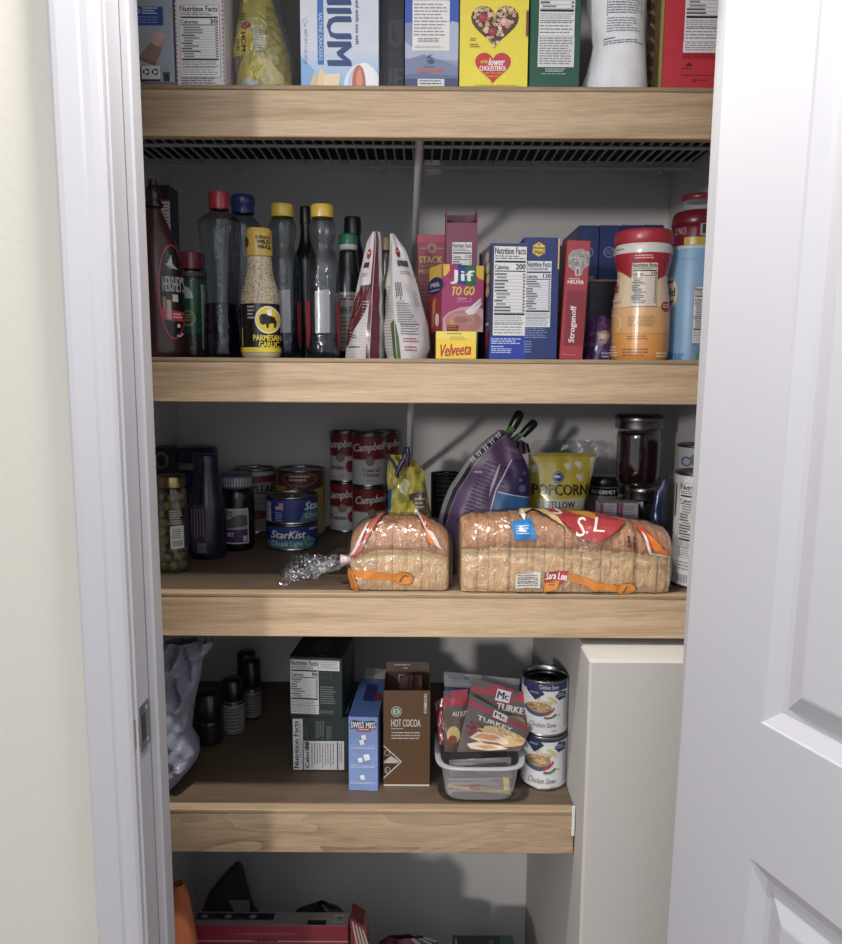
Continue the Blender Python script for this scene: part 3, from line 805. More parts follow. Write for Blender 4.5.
    def art(A):
        A.part = None
        A.lines(604, 0, 637, 17, 7, (130, 130, 136), 2, .5, 3, ragged=.1); A.rect(603, -1, 603.5, 18, (120, 120, 126), 2); A.rect(637.5, -1, 638, 18, (120, 120, 126), 2)
        A.lines(603, 20, 637, 35, 6, (140, 140, 148), 2, .45, 4, ragged=.3); A.lines(601, 39, 611, 41, 1, (90, 90, 98), 2, .7, 4); A.lines(601, 42, 639, 46.5, 2, (120, 120, 128), 2, .5, 8)
        A.nutrition(603, -60, 638, -2, 120, seed=31)
    outline_bag('flour_bag', 'white bag with a pinched waist and grey printed panel', 'bag', rows, .050, S1, .038, (232, 231, 236), art, 'matte', noise_amp=.004, seed=11, partname='paper_bag', tv=lambda v: min(1, .25+v))
    # brown leafy snack bag, narrow
    rows = [(-70, 646, 659), (0, 647, 660), (45, 648, 661), (90, 650, 661)]
    def cf(px, r, u, v):
        q = (r*.9+abs(px-656)*2.2) % 11
        return (74, 54, 44) if q > 2.2 else (140, 122, 74)
    outline_bag('snack_bag', 'dark brown leaf-patterned bag squeezed between white bag and red box', 'bag', rows, .075, S1, .03, cf, None, n=60, m=14, noise_amp=.001, seed=9)
    def art(A):
        A.nutrition(685, -60, 728, 42, 230, seed=41, paper=(228, 222, 224)); A.rect(685, 42, 728, 53.2, (226, 220, 222), 3); A.lines(687, 43, 726, 52.5, 4, (120, 112, 114), 4, .4, 3, ragged=.1)
        A.lines(685, 55, 728, 60, 3, (140, 24, 38), 3, .5, 3); A.poly([(688, 67), (692, 63), (696, 67)], (90, 30, 30), 3); A.ell(692, 65, 1, 1.2, (60, 70, 30), 4, 8); A.lines(685, 69, 697, 71, 1, (120, 24, 36), 3, .6, 5); A.lines(685, 76, 724, 78, 1, (150, 26, 40), 3, .5, 7)
        A.ring(697.6, 82, 1.6, 1.6, .5, (70, 16, 24), 3, 10); A.text('U', 697, 81.2, 698.2, 82.8, (70, 16, 24), bold=False); A.lines(701, 81, 712, 83, 1, (130, 24, 38), 3, .6, 3)
    carton('red_box', 'red box with white nutrition panel beside the door, at shelf end', 'box', 665.5, 731, -80, 90, Y, .06, S1, (204, 46, 62), art,
           side=(-1, lambda A: (A.rect(0, 0, 1, 1, (112, 88, 46), 1), A.rect(.7, 0, .95, 1, (196, 170, 84), 2))))
top_shelf()

# ================================================================== SECOND SHELF : BOTTLES
def bottle(name, label, rows, cx, y, z, capcol, caprows, body_mat, body_col, liquid=None, liq_rows=None, labelfn=None, label_rows=None, label_col=None,
           group=None, sy=1.0, cat='bottle', ribs=0, ribamt=0.0, capmat='plastic', ring=None, label_arc=None, inset=.0012, capribs=24, smooth=5, labelmat='gloss', tm=None, shrink=1.0):
    rb = rows[-1][0]
    root, k = round_thing(name, label, cat, cx, caprows[0][0] if caprows else rows[0][0], rb, y, z, group)
    rs = smooth_rows(rows, smooth) if smooth else rows
    b = MB(); pr = prof(rs, rb, k)
    b.lathe(pr, body_col, body_mat, 48, sy=sy, ribs=ribs, ribamt=ribamt)
    b.lathe([(pr[-1][0], 0), (pr[-1][0]*.9, .0012), (.0001, .0022)], body_col, body_mat, 36, sy=sy)
    b.build('bottle_body' if cat != 'jar' else 'jar_body', root)
    if liquid:
        l = MB(); lr = [(r, h) for r, h in rs if r >= liq_rows]
        h0 = next(h for r, h in rs if r >= liq_rows)
        lp = [(.0001, (rb-liq_rows)*KZ)]+[(max(.001, h*k-inset), min((rb-liq_rows)*KZ, max((rb-r)*KZ, .002))) for r, h in [(liq_rows, h0)]+lr]+[(.0001, .002)]
        l.lathe(lp, liquid, 'liquid', 40, sy=sy); l.build('contents', root)
    if caprows:
        c = MB(); cap_mesh(c, caprows, rb, k, capcol, capmat, capribs); c.build('cap', root)
    if ring:
        c = MB(); c.lathe([(h*k, (rb-r)*KZ) for r, h in ring[1]], ring[0], 'plastic', 36); c.build('neck_ring', root)
    if label_rows or labelfn:
        lb = MB(); mp = cyl_map(cx, rs, rb, k, sy)
        if label_rows:
            r0, r1, a0, a1 = label_rows; nn = max(6, int(abs(a1-a0)/6))
            def hw(r): return mp(cx, r, 0)[1]/-sy
            for i in range(nn):
                for j in range(8):
                    q = []
                    for (ii, jj) in ((i, j+1), (i+1, j+1), (i+1, j), (i, j)):
                        a = math.radians(a0+(a1-a0)*ii/nn); rr = r0+(r1-r0)*jj/8; R = hw(rr)+.0004
                        q.append((R*math.sin(a), -R*sy*math.cos(a), (rb-rr)*KZ))
                    lb.face(q, label_col, labelmat, True)
        if labelfn:
            A = Art(); labelfn(A); emit(A, lambda x, yy, h: mp(x, yy, h+.0006), None, root, lb, du=max(1.2, rs[-1][1]*.1), dv=4, mat=labelmat)
        lb.build('label', root)
    return root, k

def bottles():
    # chocolate syrup
    def lab(A):
        def oval(rx, ry, col, ly): A.ell(170.6, 289, rx, ry, col, ly, 36)
        oval(13.6, 46.5, (196, 46, 66), 1); oval(12.2, 44.8, (26, 20, 22), 2)
        A.poly([(166, 263), (170, 252), (171, 262), (176, 267), (171, 266)], (190, 188, 186), 4); A.poly([(164, 262), (168, 261), (172, 266), (169, 267)], (150, 148, 146), 4)
        A.text("HERSHEY'S", 161.5, 273.5, 181.5, 289, (178, 176, 176), ly=4)
        A.rect(170, 291.5, 175, 298.5, (206, 204, 204), 4); A.rect(161, 294, 164, 315, (150, 120, 90), 3); A.rect(164.5, 297, 168.5, 316, (190, 172, 150), 4)
        A.poly([(159.5, 306), (182, 308.5), (181, 318), (161.5, 316.5)], (204, 52, 72), 3); A.lines(170, 310, 179, 316, 2, (235, 200, 205), 5, .5, 4); A.ell(175, 322, 1.6, 2, (210, 208, 206), 4, 10)
        A.ring(175, 326, 5, 7, 1.6, (200, 198, 196), 4, 12, 30, 120)
    rows = [(204, 6.5), (208, 7), (218, 11), (230, 16.5), (245, 21), (262, 24.5), (285, 26), (310, 25.5), (335, 25), (348, 25), (353.5, 23)]
    bottle('syrup_bottle', 'brown chocolate syrup bottle with red-edged oval label, against door frame', rows, 156, .04, S2, (38, 30, 32),
           [(180.5, 4.3), (184, 5), (187, 5.2), (188, 6.8), (196, 7.2), (200, 6.6), (203, 9.5), (206, 9)], 'gloss', (66, 34, 34), labelfn=lab, sy=.72, capribs=0)
    # salt canister behind it
    def art(A):
        A.rect(150, 199, 176, 360, (206, 204, 204), 1); A.rect(160, 199, 176, 201, (170, 50, 60), 3); A.lines(164, 203, 171, 228, 8, (150, 44, 60), 3, .5, 4)
    carton('seasoning_box', 'navy topped white box standing behind the chocolate syrup bottle', 'box', 152, 172.3, 185, 356, .16, .045, S2, (26, 28, 56), art)
    # grated cheese jar
    def lab(A):
        A.ring(185, 296, 8, 10, 9, (188, 192, 190), 3, 10, 180, 360); A.rect(177, 296, 193, 297.5, (188, 192, 190), 3); A.ell(188, 316, 7, 7.5, (150, 140, 44), 3); A.ell(188, 316, 5.4, 6, (38, 84, 50), 4); A.lines(184.5, 312.5, 191.5, 320, 3, (170, 160, 60), 5, .5, 3)
        A.lines(181, 300, 187, 303, 1, (190, 200, 190), 3, .6, 3); A.rect(200.5, 284, 205, 346, (188, 188, 186), 3); A.lines(201, 286, 204.5, 340, 26, (90, 90, 92), 4, .4, 5)
    rows = [(268, 12), (271, 14.5), (276, 15), (300, 14.6), (340, 14.6), (351, 14.2), (354, 13)]
    bottle('cheese_shaker', 'shaker jar with dark red lid and green label behind syrup bottle', rows, 192.5, .105, S2, (128, 34, 48), [(253.5, 12.6), (256, 13.2), (269, 13.4)], 'pet', (255,)*3, (96, 72, 62), 276, lab, (281, 331, -80, 75), (32, 92, 66), cat='jar', sy=1)
    # clear bottle, red cap, ribbed shoulders
    rows = [(208, 8.5), (211, 9), (216, 16), (221, 20.3), (226, 20.2), (255, 18.8), (290, 16.6), (310, 17), (340, 18), (352, 18), (355, 16.5)]
    bottle('oil_bottle', 'ribbed clear bottle with red cap, half full of dark liquid', rows, 221, .062, S2, (160, 36, 52), [(193, 9.0), (195, 9.8), (206, 9.8), (209, 9.6)], 'pet', (255,)*3, (16, 18, 34), 301, ribs=22, ribamt=.025)
    rows = [(212, 10), (216, 11), (224, 17), (235, 18), (300, 17.5), (345, 17.5), (355, 16)]
    bottle('oil_bottle', 'clear bottle with dark blue cap behind the red-capped bottle', rows, 244.5, .150, S2, (34, 52, 112), [(196, 10.4), (198, 11.4), (205, 11.6), (206, 10.8), (213, 11)], 'pet', (255,)*3, (20, 22, 44), 305)
    # wing sauce
    def lab(A):
        A.rect(239, 345.2, 282, 350, (232, 206, 52), 3)
        A.ell(266.9, 318.5, 12.2, 13.4, (236, 232, 222), 3, 24); A.ell(266.9, 318.5, 11, 12.2, (234, 206, 48), 4, 24)
        A.poly([(259, 320), (258.6, 315.5), (261, 313), (265, 312.6), (268, 314.4), (273, 315.5), (275, 320), (274, 326), (272.4, 326), (272, 321.5), (268, 322), (267, 326.5), (265.4, 326.5), (265, 322.4), (262, 323.5), (260, 322.5)], (24, 22, 22), 5)
        A.poly([(266, 313.5), (266, 309.5), (270, 307.5), (271, 311), (269.6, 314.6)], (240, 238, 230), 6)
        A.text('PARMESAN', 253, 333, 279.3, 338.7, (236, 208, 50), ly=4); A.text('GARLIC', 258, 339.6, 277, 344.9, (236, 208, 50), ly=4)
        A.lines(248, 305, 254.5, 319, 4, (170, 166, 158), 4, .6, 3)
        A.rect(242.4, 326, 243.4, 344, (200, 176, 60), 3)
    rows = [(256, 11.8), (258, 12.4), (268, 12.6), (276, 14), (286, 17), (296, 18.8), (303, 19.3), (330, 19.3), (349, 19.3), (353, 19), (355.5, 17.5)]
    root, k = bottle('sauce_bottle', 'speckled cream sauce bottle with yellow neck wrap and buffalo label', rows, 260, .034, S2, (198, 162, 66), [(229.5, 11.6), (231, 12.5), (244, 13), (250, 13.2), (256, 13.2)], 'gloss', (196, 178, 146), None, None, lab, (302.5, 350.2, -180, 180), (24, 22, 22), capribs=0)
    sp = MB(); rr = random.Random(3); mp = cyl_map(260, smooth_rows(rows, 5), 355.5, k)
    for i in range(420):
        x = 260+19*rr.uniform(-.97, .97); r = 258+44*rr.random(); w = .2+.35*rr.random()
        q = [mp(x+a, r+b, .0006) for a, b in ((-w, w), (w, w*.7), (w*.8, -w), (-w*.7, -w))]
        if abs(x-260) < 12+max(0, r-268)*.22: sp.face(q, rr.choice([(90, 70, 48), (120, 98, 70), (60, 52, 40)]), 'gloss')
    A = Art(); A.text('BUFFALO', 257, 237, 270.5, 240, (60, 40, 22)); A.text('WILD', 258, 241, 270.5, 245, (40, 28, 18)); A.text('WINGS', 258.5, 246, 271, 249.6, (40, 28, 18)); A.ell(248, 243, 2.4, 5, (70, 48, 24), 3)
    mpc = cyl_map(260, [(229, 12.9), (256, 13.5)], 355.5, k); emit(A, mpc, None, root, sp, du=1.5, mat='gloss')
    sp.build('print', root)
    c = MB(); c.lathe([(.0001, .0035), (.003, .003), (.0035, 0)], (24, 22, 24), 'plastic', 16, cx=0); o = c.build('cap_tip', root); o.location = (0, 0, (355.5-229.2)*KZ)
    # two yellow-capped clear bottles
    def waisted(cx, y, dr, label, lt):
        rows = [(216+dr, 9.6), (218+dr, 10.5), (223+dr, 13), (231+dr, 13.2), (239+dr, 12), (244+dr, 11.2), (249+dr, 12.4), (260+dr, 15.6), (275, 16.6), (305, 17), (330, 17.4), (349, 17.2), (355.5, 15.5)]
        def lab(A):
            for s in (-1, 1):
                A.poly([(cx+s*12.5, 300), (cx+s*16.4, 298), (cx+s*16.4, 342), (cx+s*14.2, 346), (cx+s*12.5, 330)], (150, 40, 54), 2)
            A.poly([(cx-8, 290), (cx+6, 288), (cx+6, 330), (cx-8, 331)], (146, 150, 156), 1)
        return bottle('oil_bottle', label, rows, cx, y, S2, (192, 162, 50), [(205+dr, 10.4), (206.5+dr, 11.2), (214+dr, 11.2), (217+dr, 11)], 'pet', (255,)*3, (22, 26, 48), lt, lab, labelmat='film')
    waisted(283.5, .085, 0, 'yellow-capped clear bottle beside the buffalo sauce, with dark bluish liquid', 318)
    waisted(323, .062, .6, 'yellow-capped clear bottle nearer the white bags, nearly empty', 331)
    # dark bottles further back
    rows = [(215, 4.5), (235, 5), (245, 7), (258, 12), (275, 13), (330, 13), (356, 12.5)]
    bottle('vinegar_bottle', 'dark glass bottle behind and between the two yellow-capped bottles', rows, 306, .17, S2, (22, 24, 34), [(207, 4.6), (209, 5), (224, 5.2)], 'gloss', (20, 30, 30))
    def lab(A):
        A.lines(340, 294, 358, 300, 2, (90, 60, 56), 3, .6, 2); A.text('VINEGAR', 339.5, 305, 359, 312, (52, 50, 50)); A.lines(341, 315, 357, 342, 7, (90, 86, 82), 3, .45, 6)
    rows = [(249, 7), (252, 8.5), (262, 9.5), (275, 12), (286, 12.8), (330, 12.8), (351, 12.8), (355.5, 11.6)]
    bottle('vinegar_bottle', 'dark bottle with green cap and cream label beside the white bags', rows, 348.5, .115, S2, (40, 116, 78), [(235, 8.2), (236.5, 9), (245, 9.2)], 'gloss', (20, 24, 26), labelfn=lab, label_rows=(291, 348, -110, 110), label_col=(150, 142, 130), ring=((196, 196, 192), [(245, 9.2), (249.5, 9.2), (250, 8)]))
    rows = [(233, 7.5), (240, 8), (252, 11), (265, 12), (330, 12), (356, 11.5)]
    bottle('vinegar_bottle', 'navy bottle with near-black cap standing behind the green-capped bottle', rows, 353, .175, S2, (16, 18, 28), [(217.5, 7.6), (219, 8.2), (234, 8.4)], 'gloss', (28, 34, 66))
    rows = [(250, 5), (254, 6.5), (290, 6.8), (350, 6.8), (356, 6)]
    def lab(A): A.rect(382.5, 276, 388.5, 288, (190, 170, 40), 2)
    bottle('spice_grinder', 'small glass spice bottle with gold cap between the white bags', rows, 386.5, .13, S2, (120, 98, 56), [(238, 5), (239.5, 5.6), (250, 5.6)], 'gloss', (46, 42, 38), labelfn=lab)
bottles()
# ================================================================== SECOND SHELF : BAGS AND CARTONS
def gusset_bag(name, label, zrows, rb, z, art_faces, cols, topcol, cy=.05):
    """stand-up bag with four folded edges; zrows: (row, left, near, right, yl, yn, yr, yf)"""
    cx = sum((r[1]+r[3])/2 for r in zrows)/len(zrows); kz = (P(cx, zrows[0][0], cy).z-z)/(rb-zrows[0][0])
    X0 = P(cx, 320, cy).x
    root = thing(name, label, 'bag', (X0, cy, z), 0, 'white stand-up bags')
    def corner(r, i):
        r = max(zrows[0][0], min(zrows[-1][0], r))
        for a, b in zip(zrows, zrows[1:]):
            if a[0] <= r <= b[0]+1e-6:
                t = (r-a[0])/(b[0]-a[0]); row = [p+(q-p)*t for p, q in zip(a, b)]; break
        else: row = zrows[-1]
        px = [row[1], row[2], row[3], row[1]+row[3]-row[2]][i]; y = row[4+i]
        return Vector((P(px, 320, y).x-X0, y-cy, (rb-r)*kz))
    mb = MB(); fs = [(0, 1), (1, 2), (2, 3), (3, 0)]
    def surf(fi, u, r, h=0):
        a, b = fs[fi]; p = corner(r, a); q = corner(r, b)
        n = (q-p).cross(Vector((0, 0, 1)));  n.normalize()
        v = (r-zrows[0][0])/(rb-zrows[0][0])
        bul = .007*math.sin(math.pi*u)*min(1, v*1.4)+noise.noise(Vector((u*3+fi*7, r*.06, fi)))*.0035*math.sin(math.pi*u)
        return p.lerp(q, u)+n*(bul+h)
    for fi in range(4):
        mb.grid(lambda u, v: surf(fi, u, zrows[0][0]+(rb-zrows[0][0])*v), 10, 24, cols[fi], 'film', flip=True)
    mb.face([corner(rb, i) for i in range(4)], cols[0], 'film')
    for fi, fn in art_faces.items():
        A = Art(); fn(A)       # drawn u 0..100 across the face, rows down
        emit(A, lambda u, r, h: surf(fi, min(1, max(0, u/100)), r, h+.0004), None, root, mb, du=5, dv=4, clip=(0, zrows[0][0], 100, rb), mat='film')
    mb.build('bag_body', root)
    return root

def snacks():
    WB = (206, 202, 202)
    def f0(A):      # picture side, turned to the left
        A.poly([(2, 331), (8, 300), (40, 285), (86, 284), (92, 300), (60, 322), (20, 342), (2, 345)], (92, 40, 46), 2)
        rr = random.Random(8)
        for i in range(46):
            x = 12+75*rr.random(); r = 288+40*rr.random()*(1-x/200)+(60-x)*.16
            A.poly([(x, r), (x+7, r-5), (x+10, r-4), (x+3, r+2)], rr.choice([(150, 96, 86), (120, 62, 58), (70, 26, 34)]), 3)
        A.ell(56, 254, 17, 5, (150, 50, 66), 2); A.lines(46, 252, 66, 256, 1, (230, 200, 205), 3, .6, 2); A.lines(30, 262, 78, 269, 1, (70, 50, 60), 2, .9, 5); A.lines(30, 273, 80, 277, 2, (140, 130, 134), 2, .5, 6)
        for r in range(300, 355, 3): A.rect(64 if r < 330 else 20, r, 96, r+.7, (190, 184, 184), 1.5)
        A.lines(40, 333, 62, 337, 2, (70, 60, 66), 2, .5, 7); A.lines(20, 344, 80, 346.4, 1, (50, 44, 48), 2, .7, 7)
        A.rect(91, 232, 100, 357, (106, 34, 50), 4)
    def f1(A):
        A.rect(0, 232, 34, 357, (106, 34, 50), 3); A.lines(56, 300, 96, 340, 16, (150, 146, 148), 3, .35, 9); A.lines(52, 340, 96, 347, 3, (170, 90, 100), 3, .5, 3)
    gusset_bag('snack_bag', 'white stand-up bag with maroon stripe and dark food picture, beside the bottles',
               [(232, 372.5, 375.5, 380, .052, .046, .050, .056), (242, 367, 376, 381.5, .05, .040, .050, .062), (290, 356, 372.5, 383.5, .05, .028, .058, .085), (330, 347.5, 370.5, 385, .05, .020, .066, .10), (356, 345, 369, 385, .05, .018, .068, .105)],
               356, S2, {0: f0, 1: f1}, [WB, (198, 196, 196), WB, WB], WB)
    def g1(A):
        A.ell(36, 252, 17, 5, (150, 50, 66), 2); A.lines(26, 250, 48, 254, 1, (225, 195, 200), 3, .6, 3); A.lines(24, 260, 84, 268, 1, (80, 70, 76), 2, .9, 5, ragged=0); A.lines(30, 271, 88, 275, 2, (140, 132, 136), 2, .5, 6)
        A.lines(8, 282, 30, 300, 4, (60, 56, 62), 2, .6, 7, rot=90); A.poly([(6, 300), (30, 298), (62, 322), (64, 330), (14, 322)], (188, 184, 186), 1.5)
        A.lines(8, 302, 56, 322, 9, (84, 80, 86), 2, .4, 8); A.rect(12, 322, 66, 323, (70, 66, 72), 2); A.lines(14, 324, 66, 334, 4, (90, 86, 92), 2, .4, 9)
        A.lines(18, 336, 66, 341, 2, (176, 80, 94), 2, .5, 4); A.lines(20, 344, 62, 350, 2, (176, 80, 94), 2, .5, 5); A.lines(70, 290, 92, 306, 6, (150, 146, 152), 2, .4, 12)
        A.poly([(0, 318), (7, 336), (9, 357), (0, 357)], (76, 104, 56), 3)
    def g0(A):
        for r in range(286, 355, 3): A.rect(10, r, 90, r+.8, (176, 150, 152), 2)
        A.poly([(88, 322), (100, 318), (100, 357), (90, 357)], (76, 104, 56), 3)
    gusset_bag('snack_bag', 'white stand-up bag with printed text panel, nearest the red snack boxes',
               [(233.5, 390.5, 392, 394, .055, .05, .055, .060), (250, 390, 392, 406, .06, .040, .052, .075), (285, 387, 392.5, 417.5, .065, .024, .050, .085), (325, 386, 394.5, 427.5, .07, .014, .046, .10), (345, 386, 396, 430, .07, .012, .044, .10), (356, 387, 397, 426, .07, .013, .044, .10)],
               356, S2, {0: g0, 1: g1}, [WB, (212, 207, 208), WB, WB], WB)
    # stacked snack cartons
    def art(A):
        A.rect(416, 234, 446, 242, (178, 48, 78), 1); A.ell(431.5, 247.5, 4.6, 4.6, (178, 120, 120), 2); A.ell(431.5, 247.5, 3, 3, (120, 60, 64), 3, 12); A.rect(419, 247.2, 426, 248, (200, 130, 130), 2); A.rect(437, 247.2, 444, 248, (200, 130, 130), 2)
        A.text('STACK', 418.8, 255.5, 442, 261.6, (206, 172, 70)); A.rect(419, 264.5, 423, 265, (206, 172, 70), 2); A.text('OF THE', 425, 263.5, 434, 265.8, (206, 172, 70), bold=False); A.text('MO', 418.8, 268, 428, 272, (206, 172, 70)); A.lines(419, 278, 440, 300, 6, (170, 80, 70), 3, .4, 3)
    carton('snack_box', 'crimson box with yellow STACK lettering behind the white bag', 'box', 416.8, 444.8, 234.4, 356, .16, .05, S2, (146, 34, 62), art)
    # open magenta box: four walls without a lid
    y, d = .105, .06; px0, px1, rt, rb = 445.6, 476.6, 222, 356
    a, b = P(px0, 290, y), P(px1, 290, y); w = b.x-a.x; kz = (P(461, 211, y).z-S2)/(rb-211); hf = (rb-rt)*kz; hb = (rb-208)*kz
    root = thing('snack_box', 'open topped magenta box with nutrition panel, behind the peanut butter box', 'box', ((a.x+b.x)/2, y+d/2, S2))
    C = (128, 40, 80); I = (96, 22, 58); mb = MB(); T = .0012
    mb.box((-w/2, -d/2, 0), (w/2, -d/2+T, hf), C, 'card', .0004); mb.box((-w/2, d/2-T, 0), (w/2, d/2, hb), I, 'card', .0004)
    for s in (-1, 1):
        x0 = s*w/2-(T if s > 0 else 0)
        pr = [(-d/2+T, 0), (d/2-T, 0), (d/2-T, hb), (-d/2+T, hb-.001)]
        mb.prism(pr, x0, x0+T, C, 'card', axis='x')
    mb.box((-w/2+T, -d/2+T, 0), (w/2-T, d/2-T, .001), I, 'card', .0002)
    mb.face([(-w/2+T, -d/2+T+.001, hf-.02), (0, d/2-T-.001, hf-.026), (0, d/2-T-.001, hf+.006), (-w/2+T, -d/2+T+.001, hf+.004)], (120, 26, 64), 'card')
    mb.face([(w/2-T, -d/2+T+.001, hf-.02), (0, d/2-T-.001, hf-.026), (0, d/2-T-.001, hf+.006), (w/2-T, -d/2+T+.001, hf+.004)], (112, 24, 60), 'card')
    A = Art(); A.nutrition(451.5, 240.7, 471.5, 300, 110, seed=51, hfrac=62)
    emit(A, lambda x, r, h: (-w/2+(x-px0)/(px1-px0)*w, -d/2-h, (rb-r)*kz), None, root, mb); mb.build('carton', root)
    # cheese carton, peanut-butter carton on it
    def art(A):
        A.rect(430, 331, 478, 338.5, (240, 214, 84), 1); A.lines(447, 333, 465, 334.6, 1, (150, 120, 40), 3, .7, 3); A.lines(450, 336.4, 468, 340, 2, (176, 144, 50), 3, .5, 4)
        A.text('Velveeta', 440.5, 344, 471, 355.5, (186, 40, 42), it=True, skew=.07)
        A.rect(436, 331, 477, 331.4, (250, 232, 140), 2)
    _, wv, hv, kv = carton('cheese_box', 'bright yellow cheese carton at shelf edge under the pink box', 'box', 435.8, 476.4, 331.3, 357.5, .008, .085, S2, (242, 202, 46), art, side=(-1, lambda A: A.rect(0, 0, 1, 1, (150, 116, 60), 1)))
    def art(A):
        A.rect(439, 265, 483, 331, (172, 62, 112), 1)
        A.poly([(440, 265), (447, 265), (447, 271), (443, 276), (440, 277)], (224, 186, 66), 2); A.poly([(483, 265), (474, 265), (474, 274), (478, 278), (483, 279)], (224, 186, 66), 2)
        A.rect(455, 265, 463.5, 280, (40, 62, 140), 2); A.rect(463.5, 265, 475, 285, (36, 112, 78), 2); A.rect(446.8, 265, 455, 279, (170, 50, 96), 2); A.poly([(455, 280), (463.5, 280), (463.5, 285), (455, 283)], (40, 62, 140), 2)
        A.text('Jif', 447.8, 270.5, 472.5, 284, (236, 234, 236)); A.text('TO GO', 449.5, 287, 473, 295.5, (236, 206, 72), it=True, skew=.05)
        A.text('CREAMY', 454.5, 297.2, 465.5, 299.6, (226, 190, 206), bold=False); A.rect(453, 300.8, 469.5, 301.1, (226, 190, 206), 3); A.rect(469.3, 296.5, 469.6, 301, (226, 190, 206), 3)
        A.poly([(440, 318), (446, 312), (458, 307), (472, 305), (483, 308), (483, 331), (440, 331)], (206, 166, 170), 2); A.ell(462, 321, 20, 11.5, (188, 128, 122), 3); A.ring(460, 319, 13, 6, 1.3, (206, 152, 142), 4, 14, 160, 420); A.ell(459, 319.5, 7, 3, (170, 108, 102), 5)
        A.poly([(463, 311), (480, 297), (481, 303), (473, 313.5), (467, 314)], (232, 222, 224), 6); A.poly([(470, 309), (480, 298), (480.6, 302)], (206, 190, 196), 7)
        A.text('8', 448, 319, 451.5, 324, (224, 160, 56)); A.lines(445, 325.5, 456, 330, 2, (200, 120, 60), 5, .5, 4); A.poly([(444, 324.8), (457, 324.8), (456, 330.6), (444, 330.6)], (124, 46, 52), 4)
    def side(A):
        A.rect(0, 0, 1, 1, (150, 42, 56), 1); A.rect(0, 0, 1, .22, (222, 184, 66), 2); A.ell(.5, .3, .62, .13, (34, 44, 96), 3); A.text('Milk.', .12, .25, .9, .32, (220, 220, 226)); A.rect(.1, .36, .85, .375, (160, 170, 200), 4)
        A.poly([(.3, .55), (.45, .48), (.62, .5), (.55, .7), (.42, .9), (.2, .95), (.25, .75)], (176, 96, 70), 3); A.ell(.68, .82, .16, .1, (222, 202, 190), 4); A.ell(.4, .62, .1, .12, (200, 130, 100), 5)
    yv = .008
    root, w, h, k = carton('peanut_butter_box', 'pink peanut butter snack box standing on the yellow carton', 'box', 438.5, 483.5, 265, 330.9, .030, .055, S2+hv+.0004, (168, 60, 108), art, yaw=18, dx=-4, side=(-1, side))
    root.location.y -= .004
    # blue box with big nutrition panel, honey graham box
    def art(A):
        A.rect(486, 236, 527, 247, (52, 58, 112), 1); A.rect(486, 334, 527, 358, (28, 58, 172), 1); A.nutrition(490, 246, 523.4, 334, 200, seed=61)
        A.lines(489, 336.5, 520, 343, 3, (190, 204, 236), 3, .55, 4); A.lines(489, 344, 504, 346, 1, (190, 204, 236), 3, .7, 5); A.lines(489, 346.6, 514, 352, 3, (190, 204, 236), 3, .5, 6); A.rect(485, 243, 527, 243.7, (96, 100, 140), 3)
    def side(A):
        A.rect(0, 0, 1, 1, (44, 50, 100), 1); A.rect(0, 0, 1, .015, (206, 170, 60), 2)
        for c in ((.75, .1), (.8, .2), (.82, .3), (.8, .4)): A.ell(c[0], c[1], .16, .05, (196, 166, 116), 3); A.ell(c[0], c[1], .1, .03, (214, 188, 140), 4)
        A.ring(.3, .2, .12, .05, .03, (170, 150, 90), 3); A.poly([(.45, .13), (.6, .07), (.62, .09), (.48, .15)], (180, 160, 100), 3); A.ell(.8, .82, .16, .1, (150, 36, 50), 3); A.rect(.72, .68, .95, .7, (200, 200, 206), 3)
    carton('cracker_box', 'navy cracker box with tall nutrition panel reading 200 calories', 'box', 487, 524.2, 243, 357.3, .006, .115, S2, (36, 44, 94), art, yaw=4, side=(-1, side))
    def art(A):
        A.poly([(537.6+7.4*math.sin(math.pi/3*i), 249+7.6*math.cos(math.pi/3*i)) for i in range(6)], (150, 112, 30), 2); A.poly([(537.6+6.6*math.sin(math.pi/3*i), 249+6.8*math.cos(math.pi/3*i)) for i in range(6)], (230, 188, 70), 3)
        A.text('Honey', 532, 246, 543.4, 249.5, (60, 44, 60)); A.text('Maid', 533.5, 250, 542, 253.5, (60, 44, 60)); A.ell(537.6, 244.3, 1, 1, (60, 44, 40), 4, 8)
        A.nutrition(525, 260, 551, 325.5, 130, seed=71, paper=(214, 216, 224)); A.lines(525, 326.5, 549, 337, 6, (130, 146, 190), 3, .45, 4); A.lines(525, 339, 534, 352, 5, (130, 146, 190), 3, .45, 6)
        A.rect(556.7, 238, 559, 268, (206, 178, 110), 3)
    carton('graham_box', 'blue honey graham cracker box with yellow hexagon badge', 'box', 522.2, 558.3, 237.4, 357.4, .008, .065, S2, (20, 42, 112), art)
    # pasta dinner box, leaning
    def art(A):
        A.poly([(566, 256), (570, 250), (580, 248), (587.5, 252), (587.5, 264), (582, 268), (581, 274), (575, 276), (573, 270), (567, 266)], (152, 146, 142), 2)
        rr = random.Random(5)
        for i in range(60): A.ell(568+18*rr.random(), 251+15*rr.random(), .9, .8, rr.choice([(196, 190, 184), (110, 102, 100), (170, 150, 140)]), 3, 6)
        A.rect(574, 266, 579, 274, (190, 186, 182), 4); A.rect(575.5, 268, 577.5, 273, (140, 50, 54), 5)
        A.lines(568.5, 277, 582, 278.4, 1, (226, 200, 200), 3, .8, 3); A.text('HELPER', 567.5, 279, 583.5, 282.4, (232, 222, 222))
        A.rect(567.5, 289, 586.5, 343.5, (138, 34, 46), 2); A.text('Stroganoff', 572, 304, 579.5, 340, (232, 222, 222), rot=90, ly=4); A.lines(567, 352, 584, 354, 1, (200, 110, 110), 3, .6, 3)
